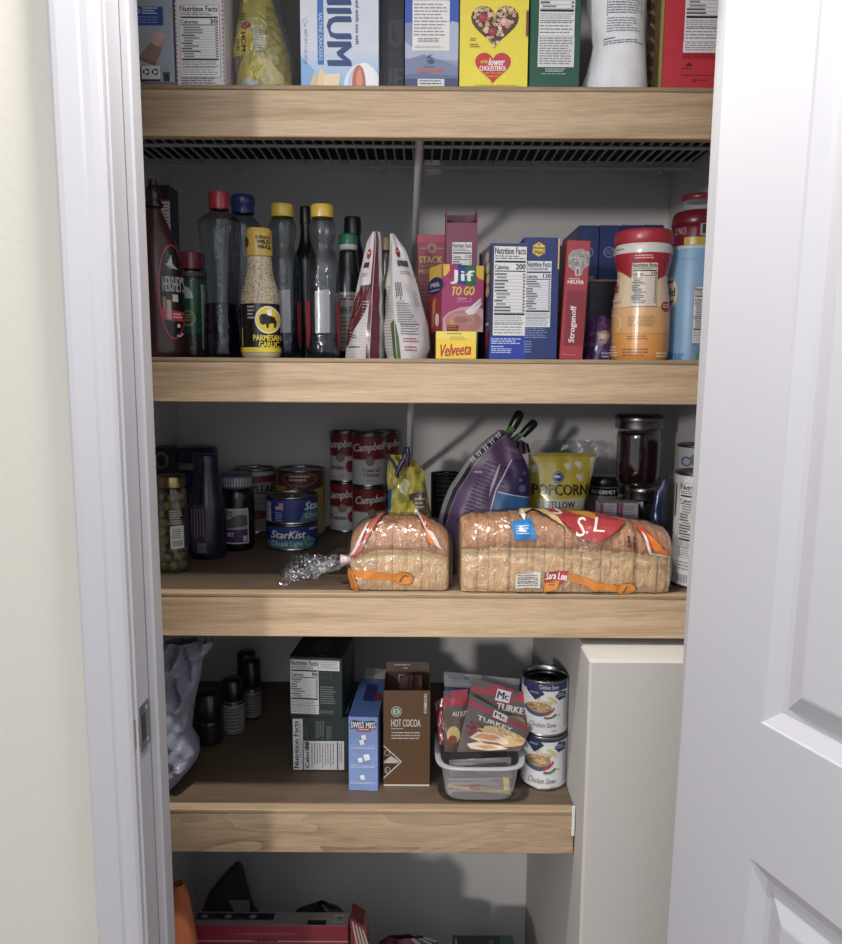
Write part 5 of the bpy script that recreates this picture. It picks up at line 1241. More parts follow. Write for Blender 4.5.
def bags_on_shelf():
    # purple bag leaning right with a clip
    rows = [(431, 499, 504), (438, 489, 511), (447, 478, 518), (458, 468, 525), (470, 460, 530), (484, 450, 531), (500, 443, 531), (515, 439, 530), (535, 438, 528), (556, 441, 522)]
    def cf(px, r, u, v): return (94, 66, 106)
    def art(A):
        L_ = [(499, 431.5), (489, 438), (478, 447), (468, 458), (460, 470), (450, 484), (443, 500), (439, 515), (438, 535), (441, 556)]
        off = lambda d: [(x+d, y+d*.5) for x, y in L_]
        A.poly(off(0.3)+off(3.6)[::-1], (150, 146, 150), 1); A.poly(off(3.6)+off(7.2)[::-1], (32, 26, 40), 1.2); A.poly(off(7.2)+off(7.8)[::-1], (150, 134, 158), 1.4)
        for i in range(15):
            x = 499.5-2.15*i; y = 432+1.85*i
            A.poly([(x, y), (x+.9, y-.8), (x+3.6, y+2.4), (x+2.7, y+3.2)], (206, 204, 206) if i % 3 else (40, 38, 42), 2)
        A.poly([(513, 458), (525, 458), (531, 470), (531, 495), (498, 487)], (54, 36, 86), 1.5)
        A.poly([(497, 487.5), (531, 494.5), (531, 508), (489, 503.5)], (52, 100, 156), 1.8); A.poly([(489, 504), (531, 508.4), (531, 520), (484, 520)], (40, 30, 52), 1.8)
        A.mat = 'matte'; rr = random.Random(2)
        for i in range(20):
            t = i/20; x0 = 482-31*t**.8; y0 = 458+66*t; LL = 30-6*t
            e = x0+LL*rr.uniform(.6, 1)
            x = x0+4
            while x < min(e, 506-(y0-470)*.5):
                w = rr.uniform(2, 5); A.poly([(x, y0+(x-x0)*.32), (x+w, y0+(x+w-x0)*.32), (x+w, y0+(x+w-x0)*.32+.9), (x, y0+(x-x0)*.32+.9)], (56, 34, 66), 2); x += w+.8
        A.mat = None; A.lines(474, 469, 482, 472, 1, (190, 170, 196), 3, .6, 3, ragged=0)
        A.poly([(511, 458), (512, 458), (496, 486), (489, 508), (488, 507.6), (495, 485)], (206, 200, 214), 3)
        A.poly([(497, 487), (531, 494), (531, 494.7), (497, 488)], (200, 204, 214), 3)
        for x, y, rx in ((522, 485, 4), (520, 477, 2), (524, 471, 2)): A.ell(x, y, rx, rx*.8, (78, 104, 160), 2)
        A.poly([(498, 463), (500, 461), (494, 480), (488, 494), (490, 482)], (190, 176, 196), 2); A.rect(497, 509, 503, 513, (214, 214, 216), 3); A.poly([(506, 446), (518, 449), (519, 453), (508, 450)], (120, 100, 140), 2)
    root, k, cx, lr = outline_bag('frozen_food_bag', 'plump purple plastic bag leaning back, closed with a green clip', 'bag', rows, .20, S3, .034, cf, art, 'card', noise_amp=.006, seed=21, lean=.10, m=26, n=34)
    top = Vector((P(503, 434, .30).x, .297, P(503, 434, .30).z))
    def at(px, r, y=.285): return P(px, r, y)
    c = thing('bag_clip', 'green clip with black grips pinching the purple bag', 'clip', at(502, 444))
    O = at(502, 444)
    mb = MB(); mb.tube([at(498, 453, .256)-O, at(503, 443, .262)-O, at(510, 431, .278)-O, at(515, 424)-O], [.005, .0080, .0075, .006], (104, 150, 84), 'plastic', 12)
    mb.tube([at(505, 452, .28)-O, at(513, 441, .28)-O, at(521, 434, .28)-O], [.004, .0065, .005], (108, 150, 100), 'plastic', 12); mb.build('clip_arm', c)
    for pts, r in (([(511, 430), (516, 421), (520, 413.5), (521.5, 411.5)], [.008, .0095, .0088, .005]), ([(522, 435.5), (528, 429), (534, 423), (536, 421)], [.007, .0085, .0085, .0045])):
        g = MB(); g.tube([at(a, b, .283)-O for a, b in pts], r, (26, 27, 28), 'plastic', 12); g.build('grip', c)
    rows = [(438, 512, 522), (446, 509, 528), (453, 511, 531), (458, 516, 530)]
    mb = MB()
    for i in range(7):
        a = at(513+i*2.2, 440+abs(i-3)*1.2, .287)-root.location; b = at(511+i*2.8, 455-abs(i-3)*.8, .272)-root.location
        mb.face([a, a+Vector((.004, -.004*(i % 2), .001)), b+Vector((.005, .004*(i % 2), 0)), b], (150, 138, 140) if i % 2 else (60, 46, 64), 'film')
    mb.build('gathered_top', root)
    # popcorn bag
    rows = [(453, 527, 594.6), (458, 527.5, 594), (480, 529, 590), (505, 531, 585), (530, 532, 582), (552, 534, 580)]
    def art(A):
        A.rect(520, 453, 600, 456, (150, 136, 60), 1)
        A.text('POPCORN', 531.5, 482.5, 585.5, 493, (58, 54, 30)); A.poly([(536, 496.5), (583, 495.5), (582, 507.5), (536, 508)], (176, 172, 150), 2); A.text('YELLOW', 545, 498.8, 572.5, 505.2, (64, 60, 44))
        A.ell(556, 475.6, 5.8, 5.5, (34, 50, 110), 2); A.ring(556, 475.6, 5, 4.8, .6, (150, 160, 190), 3); A.lines(552.5, 474, 559.5, 477.4, 1, (200, 206, 220), 4, .8, 3)
        for x, y in ((566, 465), (577, 463.5), (578, 475.5), (532, 468)):
            for dx, dy, c in ((-2.4, -1, 0), (1.8, -1.8, 1), (0, 2, 0), (2.4, 1.4, 1), (-.6, -.2, 2)): A.ell(x+dx, y+dy, 2.3, 2.2, ((196, 190, 168), (176, 168, 140), (206, 202, 184))[c], 3, 10)
        A.poly([(588, 457), (594, 456), (591, 474), (588, 480)], (206, 200, 160), 2)
    outline_bag('popcorn_bag', 'yellow stand-up popcorn bag between purple bag and jars', 'bag', rows, .27, S3, .030, lambda px, r, u, v: (178, 156, 36), art, noise_amp=.003, seed=33)
    # crumpled clear bag behind the popcorn
    rows = [(440, 534, 600), (446, 529, 607), (470, 528, 606), (548, 532, 604)]
    outline_bag('clear_bag', 'crumpled clear plastic bag standing behind the yellow popcorn bag', 'bag', rows, .435, S3, .02, (255, 255, 255), None, 'polybag', noise_amp=.016, nfreq=60, seed=40)
    # yellow bag with navy clip
    rows = [(455, 391, 404), (461, 388, 417), (470, 387, 424), (480, 387, 425), (490, 388, 427), (505, 388, 430), (520, 388, 433), (545, 388, 433)]
    def cf(px, r, u, v):
        f = noise.noise(Vector((px*.12, r*.09, 8)))
        return (196, 180, 82) if f > .1 else ((172, 158, 66) if f > -.15 else (150, 140, 70))
    def art(A):
        A.poly([(388, 487), (392, 485), (391, 505), (388, 507)], (44, 92, 160), 2); A.poly([(404, 476), (411, 480), (406, 492), (398, 486)], (206, 198, 150), 2); A.poly([(413, 470), (422, 474), (421, 484), (414, 482)], (200, 188, 70), 2)
        A.poly([(408, 490), (424, 488), (428, 512), (418, 506), (410, 496)], (94, 84, 74), 2); A.lines(415, 494, 425, 505, 3, (190, 180, 150), 3, .6, 4); A.poly([(398, 500), (412, 496), (427, 522), (398, 520)], (204, 190, 66), 2); A.poly([(401, 461), (413, 461), (415, 465), (402, 466)], (196, 130, 60), 2)
    outline_bag('snack_bag', 'rumpled yellow bag folded over and pinched by a navy clip', 'bag', rows, .28, S3, .022, cf, art, noise_amp=.012, nfreq=70, seed=51, smooth=False)
    O = P(399, 470, .245)
    c = thing('bag_clip', 'navy blue clip gripping the folded yellow bag', 'clip', O)
    mb = MB(); q = lambda a, b, y=.25: P(a, b, y)-O
    mb.tube([q(388, 455.5), q(393, 462), q(397, 470), q(398, 478)], [.0022, .0028, .0034, .003], (30, 34, 70), 'plastic', 10)
    mb.tube([q(396, 476), q(401, 464), q(404, 460)], [.0035, .0045, .004], (30, 34, 70), 'plastic', 10); mb.build('clip_arm', c)
    mb = MB(); mb.tube([q(403, 462), q(404, 454), q(405.5, 448), q(407.5, 448), q(408.5, 454), q(407, 466)], .0036, (30, 34, 76), 'plastic', 10); mb.build('grip', c)

    # ---------------------------------------------------------------- bread
    def loaf(name, label, px0, px1, rt, rb, y0, nsl, printfn, tail=False, seed=1, yaw=0, taper=0, drop=0):
        a = P(px0, (rt+rb)/2, y0); b = P(px1, (rt+rb)/2, y0); w = b.x-a.x-.012; D = .105
        H = P(400, rt+1, y0+.05).z-S3
        root = thing(name, label, 'bread', ((a.x+b.x)/2, y0+D/2, S3), math.radians(yaw))
        # cross-section in (y, z): straight sides, then a wider rounded crust on top
        def sec(t):      # t 0..1 from bottom front, up, over, down the back
            pts = [(-.44, .01), (-.475, .10), (-.48, .30), (-.475, .46), (-.455, .53), (-.49, .58), (-.51, .66), (-.49, .78), (-.42, .88), (-.27, .965), (0, 1.0), (.27, .965), (.42, .88), (.49, .78), (.51, .66), (.49, .58), (.455, .53), (.48, .46), (.48, .2), (.44, .01)]
            f = t*(len(pts)-1); i = min(len(pts)-2, int(f)); f -= i
            return (pts[i][0]+(pts[i+1][0]-pts[i][0])*f)*D, (pts[i][1]+(pts[i+1][1]-pts[i][1])*f)*H
        mb = MB(); nu = nsl*9; nv = 57
        def arch(u): return 1-taper*u*u-drop*abs(2*u-1)**3
        def fn(u, v):
            yy, zz = sec(v); x = (u-.5)*w
            us = u*nsl+.32*math.sin(u*nsl*1.9+seed)
            ph = us % 1.0; g = min(ph, 1-ph)*2
            gro = -.0020*max(0, 1-g*4.5)
            endr = min(1, min(u, 1-u)*w/.020); sh = .88+.12*math.sqrt(max(0, 1-(1-endr)**2))
            sl = math.floor(us); off = noise.noise(Vector((sl*3.1, seed, 0)))*.0018
            nz = noise.noise(Vector((x*55, v*22, seed)))*.0022+noise.noise(Vector((x*160, v*60, seed)))*.0010
            k = sh*(1+(gro+off*.6+nz)/(.05))
            return (x, yy*k, max(.0015, (zz*arch(u)-H*.5)*(sh*(1+(gro*.6+nz+off)/.05))+H*.5) if zz > .002 else .0015)
        def cf(u, v):
            yy, zz = sec(v); t = zz/H; n_ = noise.noise(Vector((u*60, v*30, seed)))
            us = u*nsl+.32*math.sin(u*nsl*1.9+seed); ph = us % 1.0; sl = math.floor(us)
            t += .05*noise.noise(Vector((sl*2.3, seed, 4)))+.02*n_
            line = min(ph, 1-ph) < .055
            if t > .60: c = (196, 140, 98) if n_ < .2 else (210, 156, 112)
            elif t > .48: c = (248, 210, 158)
            else: c = (232, 186, 134) if n_ < .12 else (246, 204, 150)
            tone = (.84 if line else 1.0)*(.97+.06*noise.noise(Vector((sl*1.7, 9, seed))))
            return tuple(int(x*tone) for x in c)
        mb.grid(fn, nu, nv, cf, 'bread', flip=True)
        for e in (0, 1):
            pts = [fn(e, i/nv) for i in range(nv+1)]; mb.face(pts if e else pts[::-1], (222, 186, 138), 'bread')
        mb.build('bread', root)
        bag = MB(); n2, m2 = 60, 40
        def bagpt(u, v, h=0.0):
            yy, zz = sec(v); x = (u-.5)*(w+.014); cz = H*.5
            endr = min(1, min(u, 1-u)*(w+.014)/.03); zz *= arch(u); sh = .55+.45*math.sqrt(max(0, 1-(1-endr)**2))
            nz = noise.noise(Vector((x*34, v*9, seed+3)))*.0035+noise.noise(Vector((x*90, v*26, seed+5)))*.0014
            kx = (D*.52+.0045+nz+h)/(D*.52); kk = (H*.5+.0040+nz+h)/(H*.5)
            return (x, yy*kx*sh, max(.0006, (zz-cz)*kk*sh+cz*(1 if sh > .98 else 1-.15*(1-sh))))
        bag.grid(bagpt, n2, m2, (255, 255, 255), 'polybag', flip=True)
        for e in (0, 1):
            pts = [bagpt(e, i/m2) for i in range(m2+1)]; bag.face(pts if e else pts[::-1], (255, 255, 255), 'polybag')
        bg = bag.build('clear_bag', root)
        # print, authored in picture pixels: x across, row -> position round the section
        A = Art(); printfn(A); pm = MB()
        zs = [(sec(i/400)[1], i/400) for i in range(0, 205)]
        def mp(px, r, h):
            u = (px-px0)/(px1-px0); t = (rb-r)/(rb-rt)*1.13
            if t <= 1: 
                z = t*.93*H; v = min(zs, key=lambda q: abs(q[0]-z))[1]
            else: v = .5
            if t > .80: v = .36+(t-.80)*.62
            return bagpt(min(.999, max(.001, u)), min(.62, v), h+.0012)
        emit(A, mp, None, bg, pm, du=3.0, dv=2.0, mat='gloss')
        return root, w, D, H
    def pr(A):
        A.part = 'ribbon_print'; A.poly([(352, 567), (356, 565), (384, 570), (404, 571), (404, 577), (380, 577), (358, 573)], (216, 128, 46), 2); A.ell(404, 576, 9.5, 7, (180, 92, 34), 2, 20); A.ell(404, 576, 8.6, 6.2, (222, 140, 58), 3, 20); A.poly([(399, 579), (404, 572), (405, 573), (401, 580)], (150, 80, 40), 4); A.poly([(404, 572), (409, 573), (408, 574.4), (404, 574)], (150, 80, 40), 4)
        A.poly([(349, 562), (353, 566), (357, 580), (360, 590), (352, 588), (347, 574)], (214, 122, 44), 2); A.poly([(350, 568), (352, 572), (356, 586), (354, 586)], (176, 90, 36), 3)
        A.part = 'corner_print'; A.poly([(424, 531), (434, 533), (438, 540), (429, 539)], (226, 122, 40), 2); A.poly([(416, 519), (420, 520), (442, 541), (438, 541), (424, 530)], (206, 200, 196), 3); A.poly([(419, 520), (424, 521), (432, 531), (426, 530)], (186, 80, 50), 4)
        A.part = 'red_band_print'; A.poly([(352, 548), (360, 540), (378, 519), (384, 518), (366, 538), (356, 552)], (190, 92, 80), 2); A.poly([(349, 546), (354, 540), (368, 524), (366, 530), (354, 546)], (222, 206, 202), 3); A.part = 'date_print'; A.lines(384, 523, 402, 529, 3, (120, 70, 50), 2, .4, 3)
    root, w, D, H = loaf('bread_loaf', 'shorter bagged wheat loaf with orange ribbon print, left of the long loaf', 346, 453, 515, 592, .010, 10, pr, True, 3, drop=.22)
    # its twisted bag end, spread on the shelf
    mb = MB()
    ctr = lambda px, r, y: P(px, r, y)-root.location
    def tail(u, v):     # u along from neck outwards, v across
        px = 350-62*u; spread = .004+.030*u**.8; ybase = .045+.03*u
        f = (v-.5)*2
        z = max(.002, .026*(1-u)+.012+.016*math.cos(f*6+u*4)*u**.5*(1-.4*u)+noise.noise(Vector((u*7, v*9, 2)))*.012*(u+.2))
        return (P(px, 560, ybase).x-root.location.x+f*.006*u, ybase+f*spread*1.5-root.location.y, z)
    mb.grid(tail, 26, 30, (255, 255, 255), 'polybag', smooth=False)
    mb.grid(lambda u, v: tail(u*.9, v) if False else Vector(tail(u, v))+Vector((0, .004, .008*math.sin(u*9+v*7)+.006)), 22, 22, (255, 255, 255), 'polybag', smooth=False)
    mb.build('bag_tail', root)
    mb = MB(); nk = Vector(tail(0.02, .5)); mb.tube([nk+Vector((-.012, 0, .0)), nk+Vector((0, 0, .001)), nk+Vector((.014, 0, .0))], [.010, .006, .011], (214, 190, 184), 'film', 14)
    mb.build('bag_neck', root)
    def pr(A):
        A.part = 'brand_print'; A.poly([(533, 508), (548, 510), (560, 522), (578, 533), (592, 538), (606, 534), (618, 527), (628, 520), (600, 512), (560, 506)], (176, 58, 62), 2)
        A.poly([(560, 510), (574, 508), (600, 516), (596, 521), (576, 516)], (214, 140, 52), 3)
        A.text('S', 556, 512, 568, 519, (232, 224, 220), it=True, ly=5); A.text('S', 575, 520, 587, 534, (232, 224, 220), bold=False, it=True, ly=5); A.text('L', 592, 519, 604, 530, (232, 224, 220), bold=False, it=True, ly=5)
        A.poly([(533, 508), (524, 511), (520, 520), (530, 516), (538, 513), (552, 522), (566, 528), (556, 518)], (206, 176, 120), 1)
        A.part = 'blue_tag'; A.poly([(511, 525), (531, 522), (536, 537), (514, 538)], (44, 122, 194), 3); A.lines(516, 528, 529, 535, 4, (200, 214, 232), 5, .4, 3); A.poly([(522, 520), (526, 512), (527, 520), (525, 524)], (226, 226, 226), 4)
        A.part = 'paper_label'; A.poly([(516.5, 572), (541, 569), (541, 586), (516, 586)], (214, 208, 200), 3); A.lines(518, 573, 539, 585, 6, (90, 84, 80), 5, .45, 4, ragged=.1)
        A.part = 'small_brand_print'; A.poly([(545, 570), (568, 568), (567, 574), (560, 582), (545, 588)], (176, 52, 54), 3); A.text('Sara Lee', 546, 570, 567, 577, (236, 230, 226), it=True, ly=6); A.poly([(545, 580), (560, 578), (558, 586), (545, 589)], (220, 140, 50), 4); A.lines(549, 579, 557, 584, 2, (90, 50, 40), 6, .5, 3)
        A.part = 'ribbon_print'; A.poly([(568, 571), (574, 571), (600, 579), (622, 581), (622, 587), (596, 586), (570, 577)], (220, 130, 48), 3); A.ell(627, 586, 10, 7, (180, 92, 34), 3, 20); A.ell(627, 586, 9, 6.2, (224, 142, 60), 4, 20); A.poly([(623, 589), (627, 582), (628.5, 583), (625, 590)], (150, 80, 40), 5)
        A.part = 'corner_print'; A.poly([(645, 527), (651, 530), (666, 541), (670, 545), (656, 545), (652, 540)], (226, 122, 40), 3); A.poly([(635, 521), (644, 523), (668, 541), (664, 541), (652, 536), (646, 545), (643, 540), (644, 533)], (190, 74, 56), 2); A.poly([(641, 526), (645, 530), (650, 544), (668, 545), (668, 546.6), (648, 546)], (224, 214, 208), 4)
        A.part = 'date_print'; A.lines(626, 531, 637, 543, 2, (90, 52, 40), 4, .5, 8, rot=90)
    loaf('bread_loaf', 'long bagged wheat loaf with red label and blue tag', 458, 677, 509, 596, .004, 17, pr, False, 8, taper=.13, drop=.06)
bags_on_shelf()
# ================================================================== FOURTH SHELF
def fourth_shelf():
    # grey plastic carrier bag slumped against the frame
    rows = [(641, 168, 216), (650, 164, 213), (660, 162, 205), (680, 160, 202), (700, 160, 197), (722, 160, 192), (740, 160, 191), (752, 160, 195), (760, 160, 198), (770, 160, 197), (782, 161, 189), (792, 162, 181), (800, 163, 173)]
    outline_bag('carrier_bag', 'crumpled grey plastic bag slumped beside the door frame', 'plastic bag', rows, .075, S4, .045, (128, 132, 150), None, 'crinkle', n=44, m=26, noise_amp=.024, nfreq=62, seed=60, tv=lambda v: min(1, .35+v), smooth=False)
    # dark spice jars
    def spice(name, label, cx, r0, rcap, rb, hw, y, labrows, col, lcol):
        rows = [(rcap, hw*.82), (rcap+3, hw*.98), (rcap+8, hw), (rb-4, hw), (rb-1.5, hw*.95), (rb, hw*.85)]
        def lab(A):
            A.lines(cx-hw*.6, labrows[0]+9, cx+hw*.6, labrows[1]-4, 6, (70, 68, 68), 3, .4, int(cx)); A.rect(cx-hw, labrows[0]+6.6, cx+hw, labrows[0]+7.4, (60, 58, 58), 3)
        bottle(name, label, rows, cx, y, S4, (20, 20, 22), [(r0, hw*.78), (r0+1.2, hw*.92), (rcap-.5, hw*.95), (rcap+1, hw*.9)], 'gloss', col, labelfn=lab if labrows else None, label_rows=(labrows[0], labrows[1], -100, 100) if labrows else None, label_col=lcol, cat='jar', capribs=30)
    spice('spice_jar', 'large dark spice jar with black cap nearest the grey plastic bag', 209, 691, 719, 747, 13.4, .22, None, (26, 25, 26), None)
    spice('spice_jar', 'dark spice jar with pale label, the nearer of the two labelled jars', 233.5, 678, 699, 737.5, 11.2, .262, (701, 736), (40, 38, 36), (120, 116, 112))
    spice('spice_jar', 'dark spice jar with pale label, farther back than the other labelled jar', 252, 659, 690, 726, 9.6, .325, (691, 723), (40, 38, 36), (112, 108, 104))
    spice('spice_jar', 'black spice jar at the back with only its cap showing', 247, 651, 668, 712, 9.6, .385, None, (24, 24, 26), None)
    # tea / coffee pod boxes
    G = (34, 52, 50)
    def emblem(A):
        A.rect(0, 0, 1, 1, (26, 30, 32), 1); A.ring(.5, .52, .16, .24, .05, (84, 88, 90), 2, 24); A.ell(.5, .5, .07, .12, (76, 80, 82), 3); A.ring(.5, .55, .11, .16, .03, (66, 70, 72), 3, 14, 20, 160)
        A.lines(.55, .9, .95, .95, 1, (110, 112, 112), 3, .9, 3, ragged=0); A.lines(.3, .08, .8, .14, 1, (90, 92, 92), 3, .9, 3, ragged=0)
    def low(A):
        P_ = (212, 211, 212); A.part = 'nutrition_panel'
        A.rect(293, 719, 303, 770, P_, 2); A.rect(303, 741, 344, 770, P_, 2)
        A.text('Nutrition Facts', 294, 721, 298.6, 768, K, rot=90, ly=5); A.rect(302.6, 741, 303.6, 770, K, 4); A.text('Calories', 305, 742.5, 309, 768, K, rot=90, ly=5); A.text('90', 304.5, 737.6+4, 309.4, 749, K, rot=90, ly=5)
        A.lines(299.5, 723, 302, 768, 2, (100, 100, 102), 5, .4, 4, rot=90); A.lines(311.5, 743, 335.5, 768, 9, (96, 96, 98), 5, .35, 5, rot=90); A.rect(337, 741.5, 338, 769.5, K, 5); A.lines(339.4, 743, 343, 768, 2, (110, 110, 112), 5, .4, 6, rot=90)
        A.part = None
        A.lines(316, 721, 325, 740, 6, (120, 132, 130), 3, .45, 7, rot=90); A.lines(327, 726, 332.5, 740, 3, (120, 132, 130), 3, .45, 8, rot=90); A.lines(304, 726, 309, 740, 4, (84, 98, 96), 3, .4, 9, rot=90)
        A.rect(306, 710, 348, 717, G, 1)
    r, w, h, k = carton('pod_box', 'lower dark green carton of the two-box stack, panel printed sideways', 'box', 292.4, 348.2, 717, 771, .118, .115, S4, G, low, top=lambda A: (A.rect(0, 0, 1, 1, (30, 40, 40), 1), A.rect(.68, .5, .72, .95, (110, 116, 116), 2), A.rect(.8, .3, .98, .9, (130, 134, 134), 2)))
    def up(A):
        A.nutrition(292.6, 659.5, 322, 707, 90, seed=44, paper=(216, 215, 216), hfrac=56)
        A.part = 'nutrition_panel'; A.rect(322, 659.8, 343, 668.5, (216, 215, 216), 3); A.lines(324, 661, 342, 667.5, 4, (120, 120, 122), 5, .4, 3); A.part = None
        A.rect(324, 670, 335, 674.5, (96, 110, 108), 8); A.rect(324.3, 670.3, 334.7, 674.2, G, 9); A.lines(323.5, 682, 340, 698, 8, (130, 140, 138), 8, .45, 9); A.lines(323.5, 703, 339, 706, 2, (130, 140, 138), 8, .45, 10)
    carton('pod_box', 'upper dark green carton stacked on another, round emblem on top', 'box', 292.2, 345.6, 657.5, 709.3, .116, .115, S4+h+.0006, G, up, yaw=-5, top=emblem, side=(1, lambda A: (A.rect(0, 0, 1, 1, (24, 34, 34), 1), A.poly([(.3, .2), (.7, .35), (.62, .8), (.35, .85)], (50, 60, 60), 2), A.ring(.5, .5, .2, .25, .04, (70, 80, 80), 3, 12))))
    # narrow blue marshmallow box
    def art(A):
        A.rect(350, 717, 381, 792, (124, 152, 212), 1)
        rr = random.Random(3)
        for i in range(17):
            x = 352+27*rr.random(); r = 742+48*rr.random()
            for q in (4.4, 2.8, 1.2): A.ring(x, r, q, q*.9, .45, (150, 174, 224), 2, 12, rr.uniform(0, 90), rr.uniform(200, 330))
        A.poly([(352.5, 722), (356, 720), (366, 721.5), (376, 720), (379, 722.5), (378.5, 728.5), (370, 728), (361, 728), (353, 728.6)], (36, 38, 78), 3); A.text('SWISS MISS', 353.4, 721.6, 378.2, 727.6, (222, 222, 230), ly=5)
        A.poly([(359, 727.5), (374, 727.5), (373, 731), (360, 731)], (170, 48, 62), 5); A.lines(361, 728.4, 372, 730.2, 1, (226, 190, 196), 6, .8, 3, ragged=0)
        for x, r, s in ((366.5, 737, 2.8), (364.6, 742, 2.8), (363, 760, 2.8), (369.5, 757, 3.6), (365, 777.5, 2.8)):
            A.poly([(x-s, r-s*.7), (x+s*.6, r-s), (x+s, r+s*.6), (x-s*.6, r+s)], (224, 224, 228), 4); A.poly([(x-s, r-s*.7), (x+s*.6, r-s), (x+s*.5, r-s*.3), (x-s*.8, r)], (240, 240, 242), 5)
        for r in (746.5, 765.5, 781.8): A.lines(353, r, 379, r+2.6, 2, (206, 216, 236), 4, .5, int(r), ragged=.1)
        A.rect(350, 744.5, 381, 745, (170, 190, 230), 3); A.rect(350, 764, 381, 764.5, (170, 190, 230), 3)
    def tp(A):
        A.rect(0, 0, 1, 1, (92, 120, 186), 1); A.poly([(.3, .15), (.75, .18), (.78, .62), (.32, .6)], (40, 54, 120), 2); A.poly([(.7, .4), (.98, .42), (.98, .6), (.7, .58)], (150, 46, 60), 3); A.lines(.36, .25, .7, .5, 4, (120, 140, 190), 3, .4, 3, rot=90); A.poly([(.2, .02), (.6, .1), (.9, .01)], (130, 152, 206), 3)
    root, w, h, k = carton('cocoa_box', 'narrow pale blue cocoa box with marshmallow pictures', 'box', 351, 380.4, 717, 791, .056, .155, S4, (116, 146, 208), art, yaw=-3, top=tp)
    mb = MB(); mb.face([(-w*.4, .077, h-.002), (w*.45, .077, h-.002), (w*.5, .085, h+.016), (-w*.3, .082, h+.018)], (92, 76, 62), 'card'); mb.build('open_flap', root)
    # brown hot cocoa carton, open at the top, sachets inside
    px0, px1, y, d = 383.4, 430, .070, .070
    a, b = P(px0, 740, y), P(px1, 740, y); w = b.x-a.x; hf = P(406, 690.5, y).z-S4; hb = hf+.004; kz = hf/(787-690.5)
    root = thing('cocoa_carton', 'open brown hot cocoa carton with round white and green emblem', 'box', ((a.x+b.x)/2, y+d/2, S4))
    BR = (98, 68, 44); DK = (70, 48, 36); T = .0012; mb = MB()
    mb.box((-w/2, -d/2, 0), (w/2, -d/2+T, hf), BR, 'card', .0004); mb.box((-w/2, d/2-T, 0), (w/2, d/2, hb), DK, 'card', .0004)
    for s in (-1, 1):
        x0 = s*w/2-(T if s > 0 else 0); mb.prism([(-d/2+T, 0), (d/2-T, 0), (d/2-T, hb-.001), (-d/2+T, hf-.001)], x0, x0+T, BR, 'card', axis='x')
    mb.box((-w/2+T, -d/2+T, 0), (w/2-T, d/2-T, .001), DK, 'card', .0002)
    A = Art()
    A.rect(383.6, 785.2, 429.8, 786.9, (212, 206, 200), 1)
    A.ell(396.3, 711.5, 5.2, 5.2, (206, 208, 204), 2, 20); A.ring(396.3, 711.5, 4.6, 4.6, 1.2, (44, 98, 78), 3, 18); A.ell(396.3, 711.8, 1.8, 2.6, (120, 140, 130), 4, 10); A.ring(396.3, 713, 2.8, 2.4, .5, (44, 98, 78), 4, 10, 20, 160); A.poly([(395, 708.6), (396.3, 707), (397.6, 708.6)], (44, 98, 78), 5)
    A.text('HOT COCOA', 391.2, 719, 420.3, 726.5, (220, 214, 206), bold=False, ly=4); A.text('HOT COCOA', 391.4, 719, 420.5, 726.5, (220, 214, 206), bold=False, ly=4)
    A.lines(391.5, 728, 403, 729.2, 1, (206, 196, 186), 3, .8, 4, ragged=0); A.lines(391.5, 732, 421, 740.5, 3, (206, 196, 186), 3, .42, 5, ragged=.08)
    A.text('STARBUCKS', 423.8, 693.5, 426.6, 713, (220, 214, 206), rot=90, ly=4)
    A.poly([(383.6, 745), (402.2, 762), (383.6, 779.5)], (206, 196, 186), 2); A.poly([(383.6, 746.4), (400.4, 762), (383.6, 778)], (72, 48, 34), 3); A.poly([(383.6, 762), (391, 756), (400, 761.6), (392, 763.4)], (196, 186, 176), 4)
    A.ring(387, 753, 3, 3, .6, (190, 178, 166), 4, 10); A.ring(387.5, 770.5, 3, 3.4, .6, (190, 178, 166), 4, 10); A.rect(383.6, 762.6, 400, 763.3, (206, 196, 186), 5); A.ring(386, 771, 1.4, 1.8, .5, (190, 178, 166), 4, 8)
    emit(A, lambda x, r, h_: (-w/2+(x-px0)/(px1-px0)*w, -d/2-h_, (787-r)*kz), None, root, mb, clip=(383.7, 690.6, 429.8, 787))
    mb.build('carton', root)
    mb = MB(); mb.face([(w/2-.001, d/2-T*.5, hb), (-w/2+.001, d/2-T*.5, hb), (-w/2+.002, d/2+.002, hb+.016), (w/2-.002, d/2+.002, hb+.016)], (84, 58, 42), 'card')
    A = Art(); A.lines(.2, .2, .85, .4, 1, (176, 160, 146), 2, .8, 3, ragged=0); A.lines(.4, .55, .75, .75, 1, (176, 160, 146), 2, .8, 4, ragged=0)
    emit(A, lambda u, v, h_: (-w/2+u*w, d/2+.002*(1-v)-h_-.0007, hb+.016*(1-v)), None, root, mb); mb.build('open_flap', root)
    X0 = root.location.x
    for i, (dx, ang, c, lb) in enumerate(((-.014, .25, (66, 42, 40), 'brown cocoa sachet standing in the open brown carton'), (.006, -.2, (190, 184, 180), 'white cocoa sachet poking out of the open brown carton'), (.018, -.1, (92, 66, 52), 'tan cocoa sachet at one side of the open brown carton'))):
        mb = MB(); n = 8
        def fn(u, v): return ((u-.5)*.022, (-.006+.010*i*0)+.0035*math.sin(math.pi*u)*math.sin(math.pi*v)*(-1)+.002*noise.noise(Vector((u*5, v*5, i))), v*(hf+.015-.005*i))
        mb.grid(fn, n, 14, c, 'film'); mb.grid(lambda u, v: Vector(fn(u, v))+Vector((0, .003+.006*math.sin(math.pi*u)*math.sin(math.pi*v), 0)), n, 14, c, 'film')
        o = mb.build('cocoa_sachet'); o.location = (X0+dx, y+d/2-.012+.014*i, S4+.002); o.rotation_euler = (0, ang*.25, ang); o['label'] = lb; o['category'] = 'sachet'; o['group'] = 'cocoa sachets'
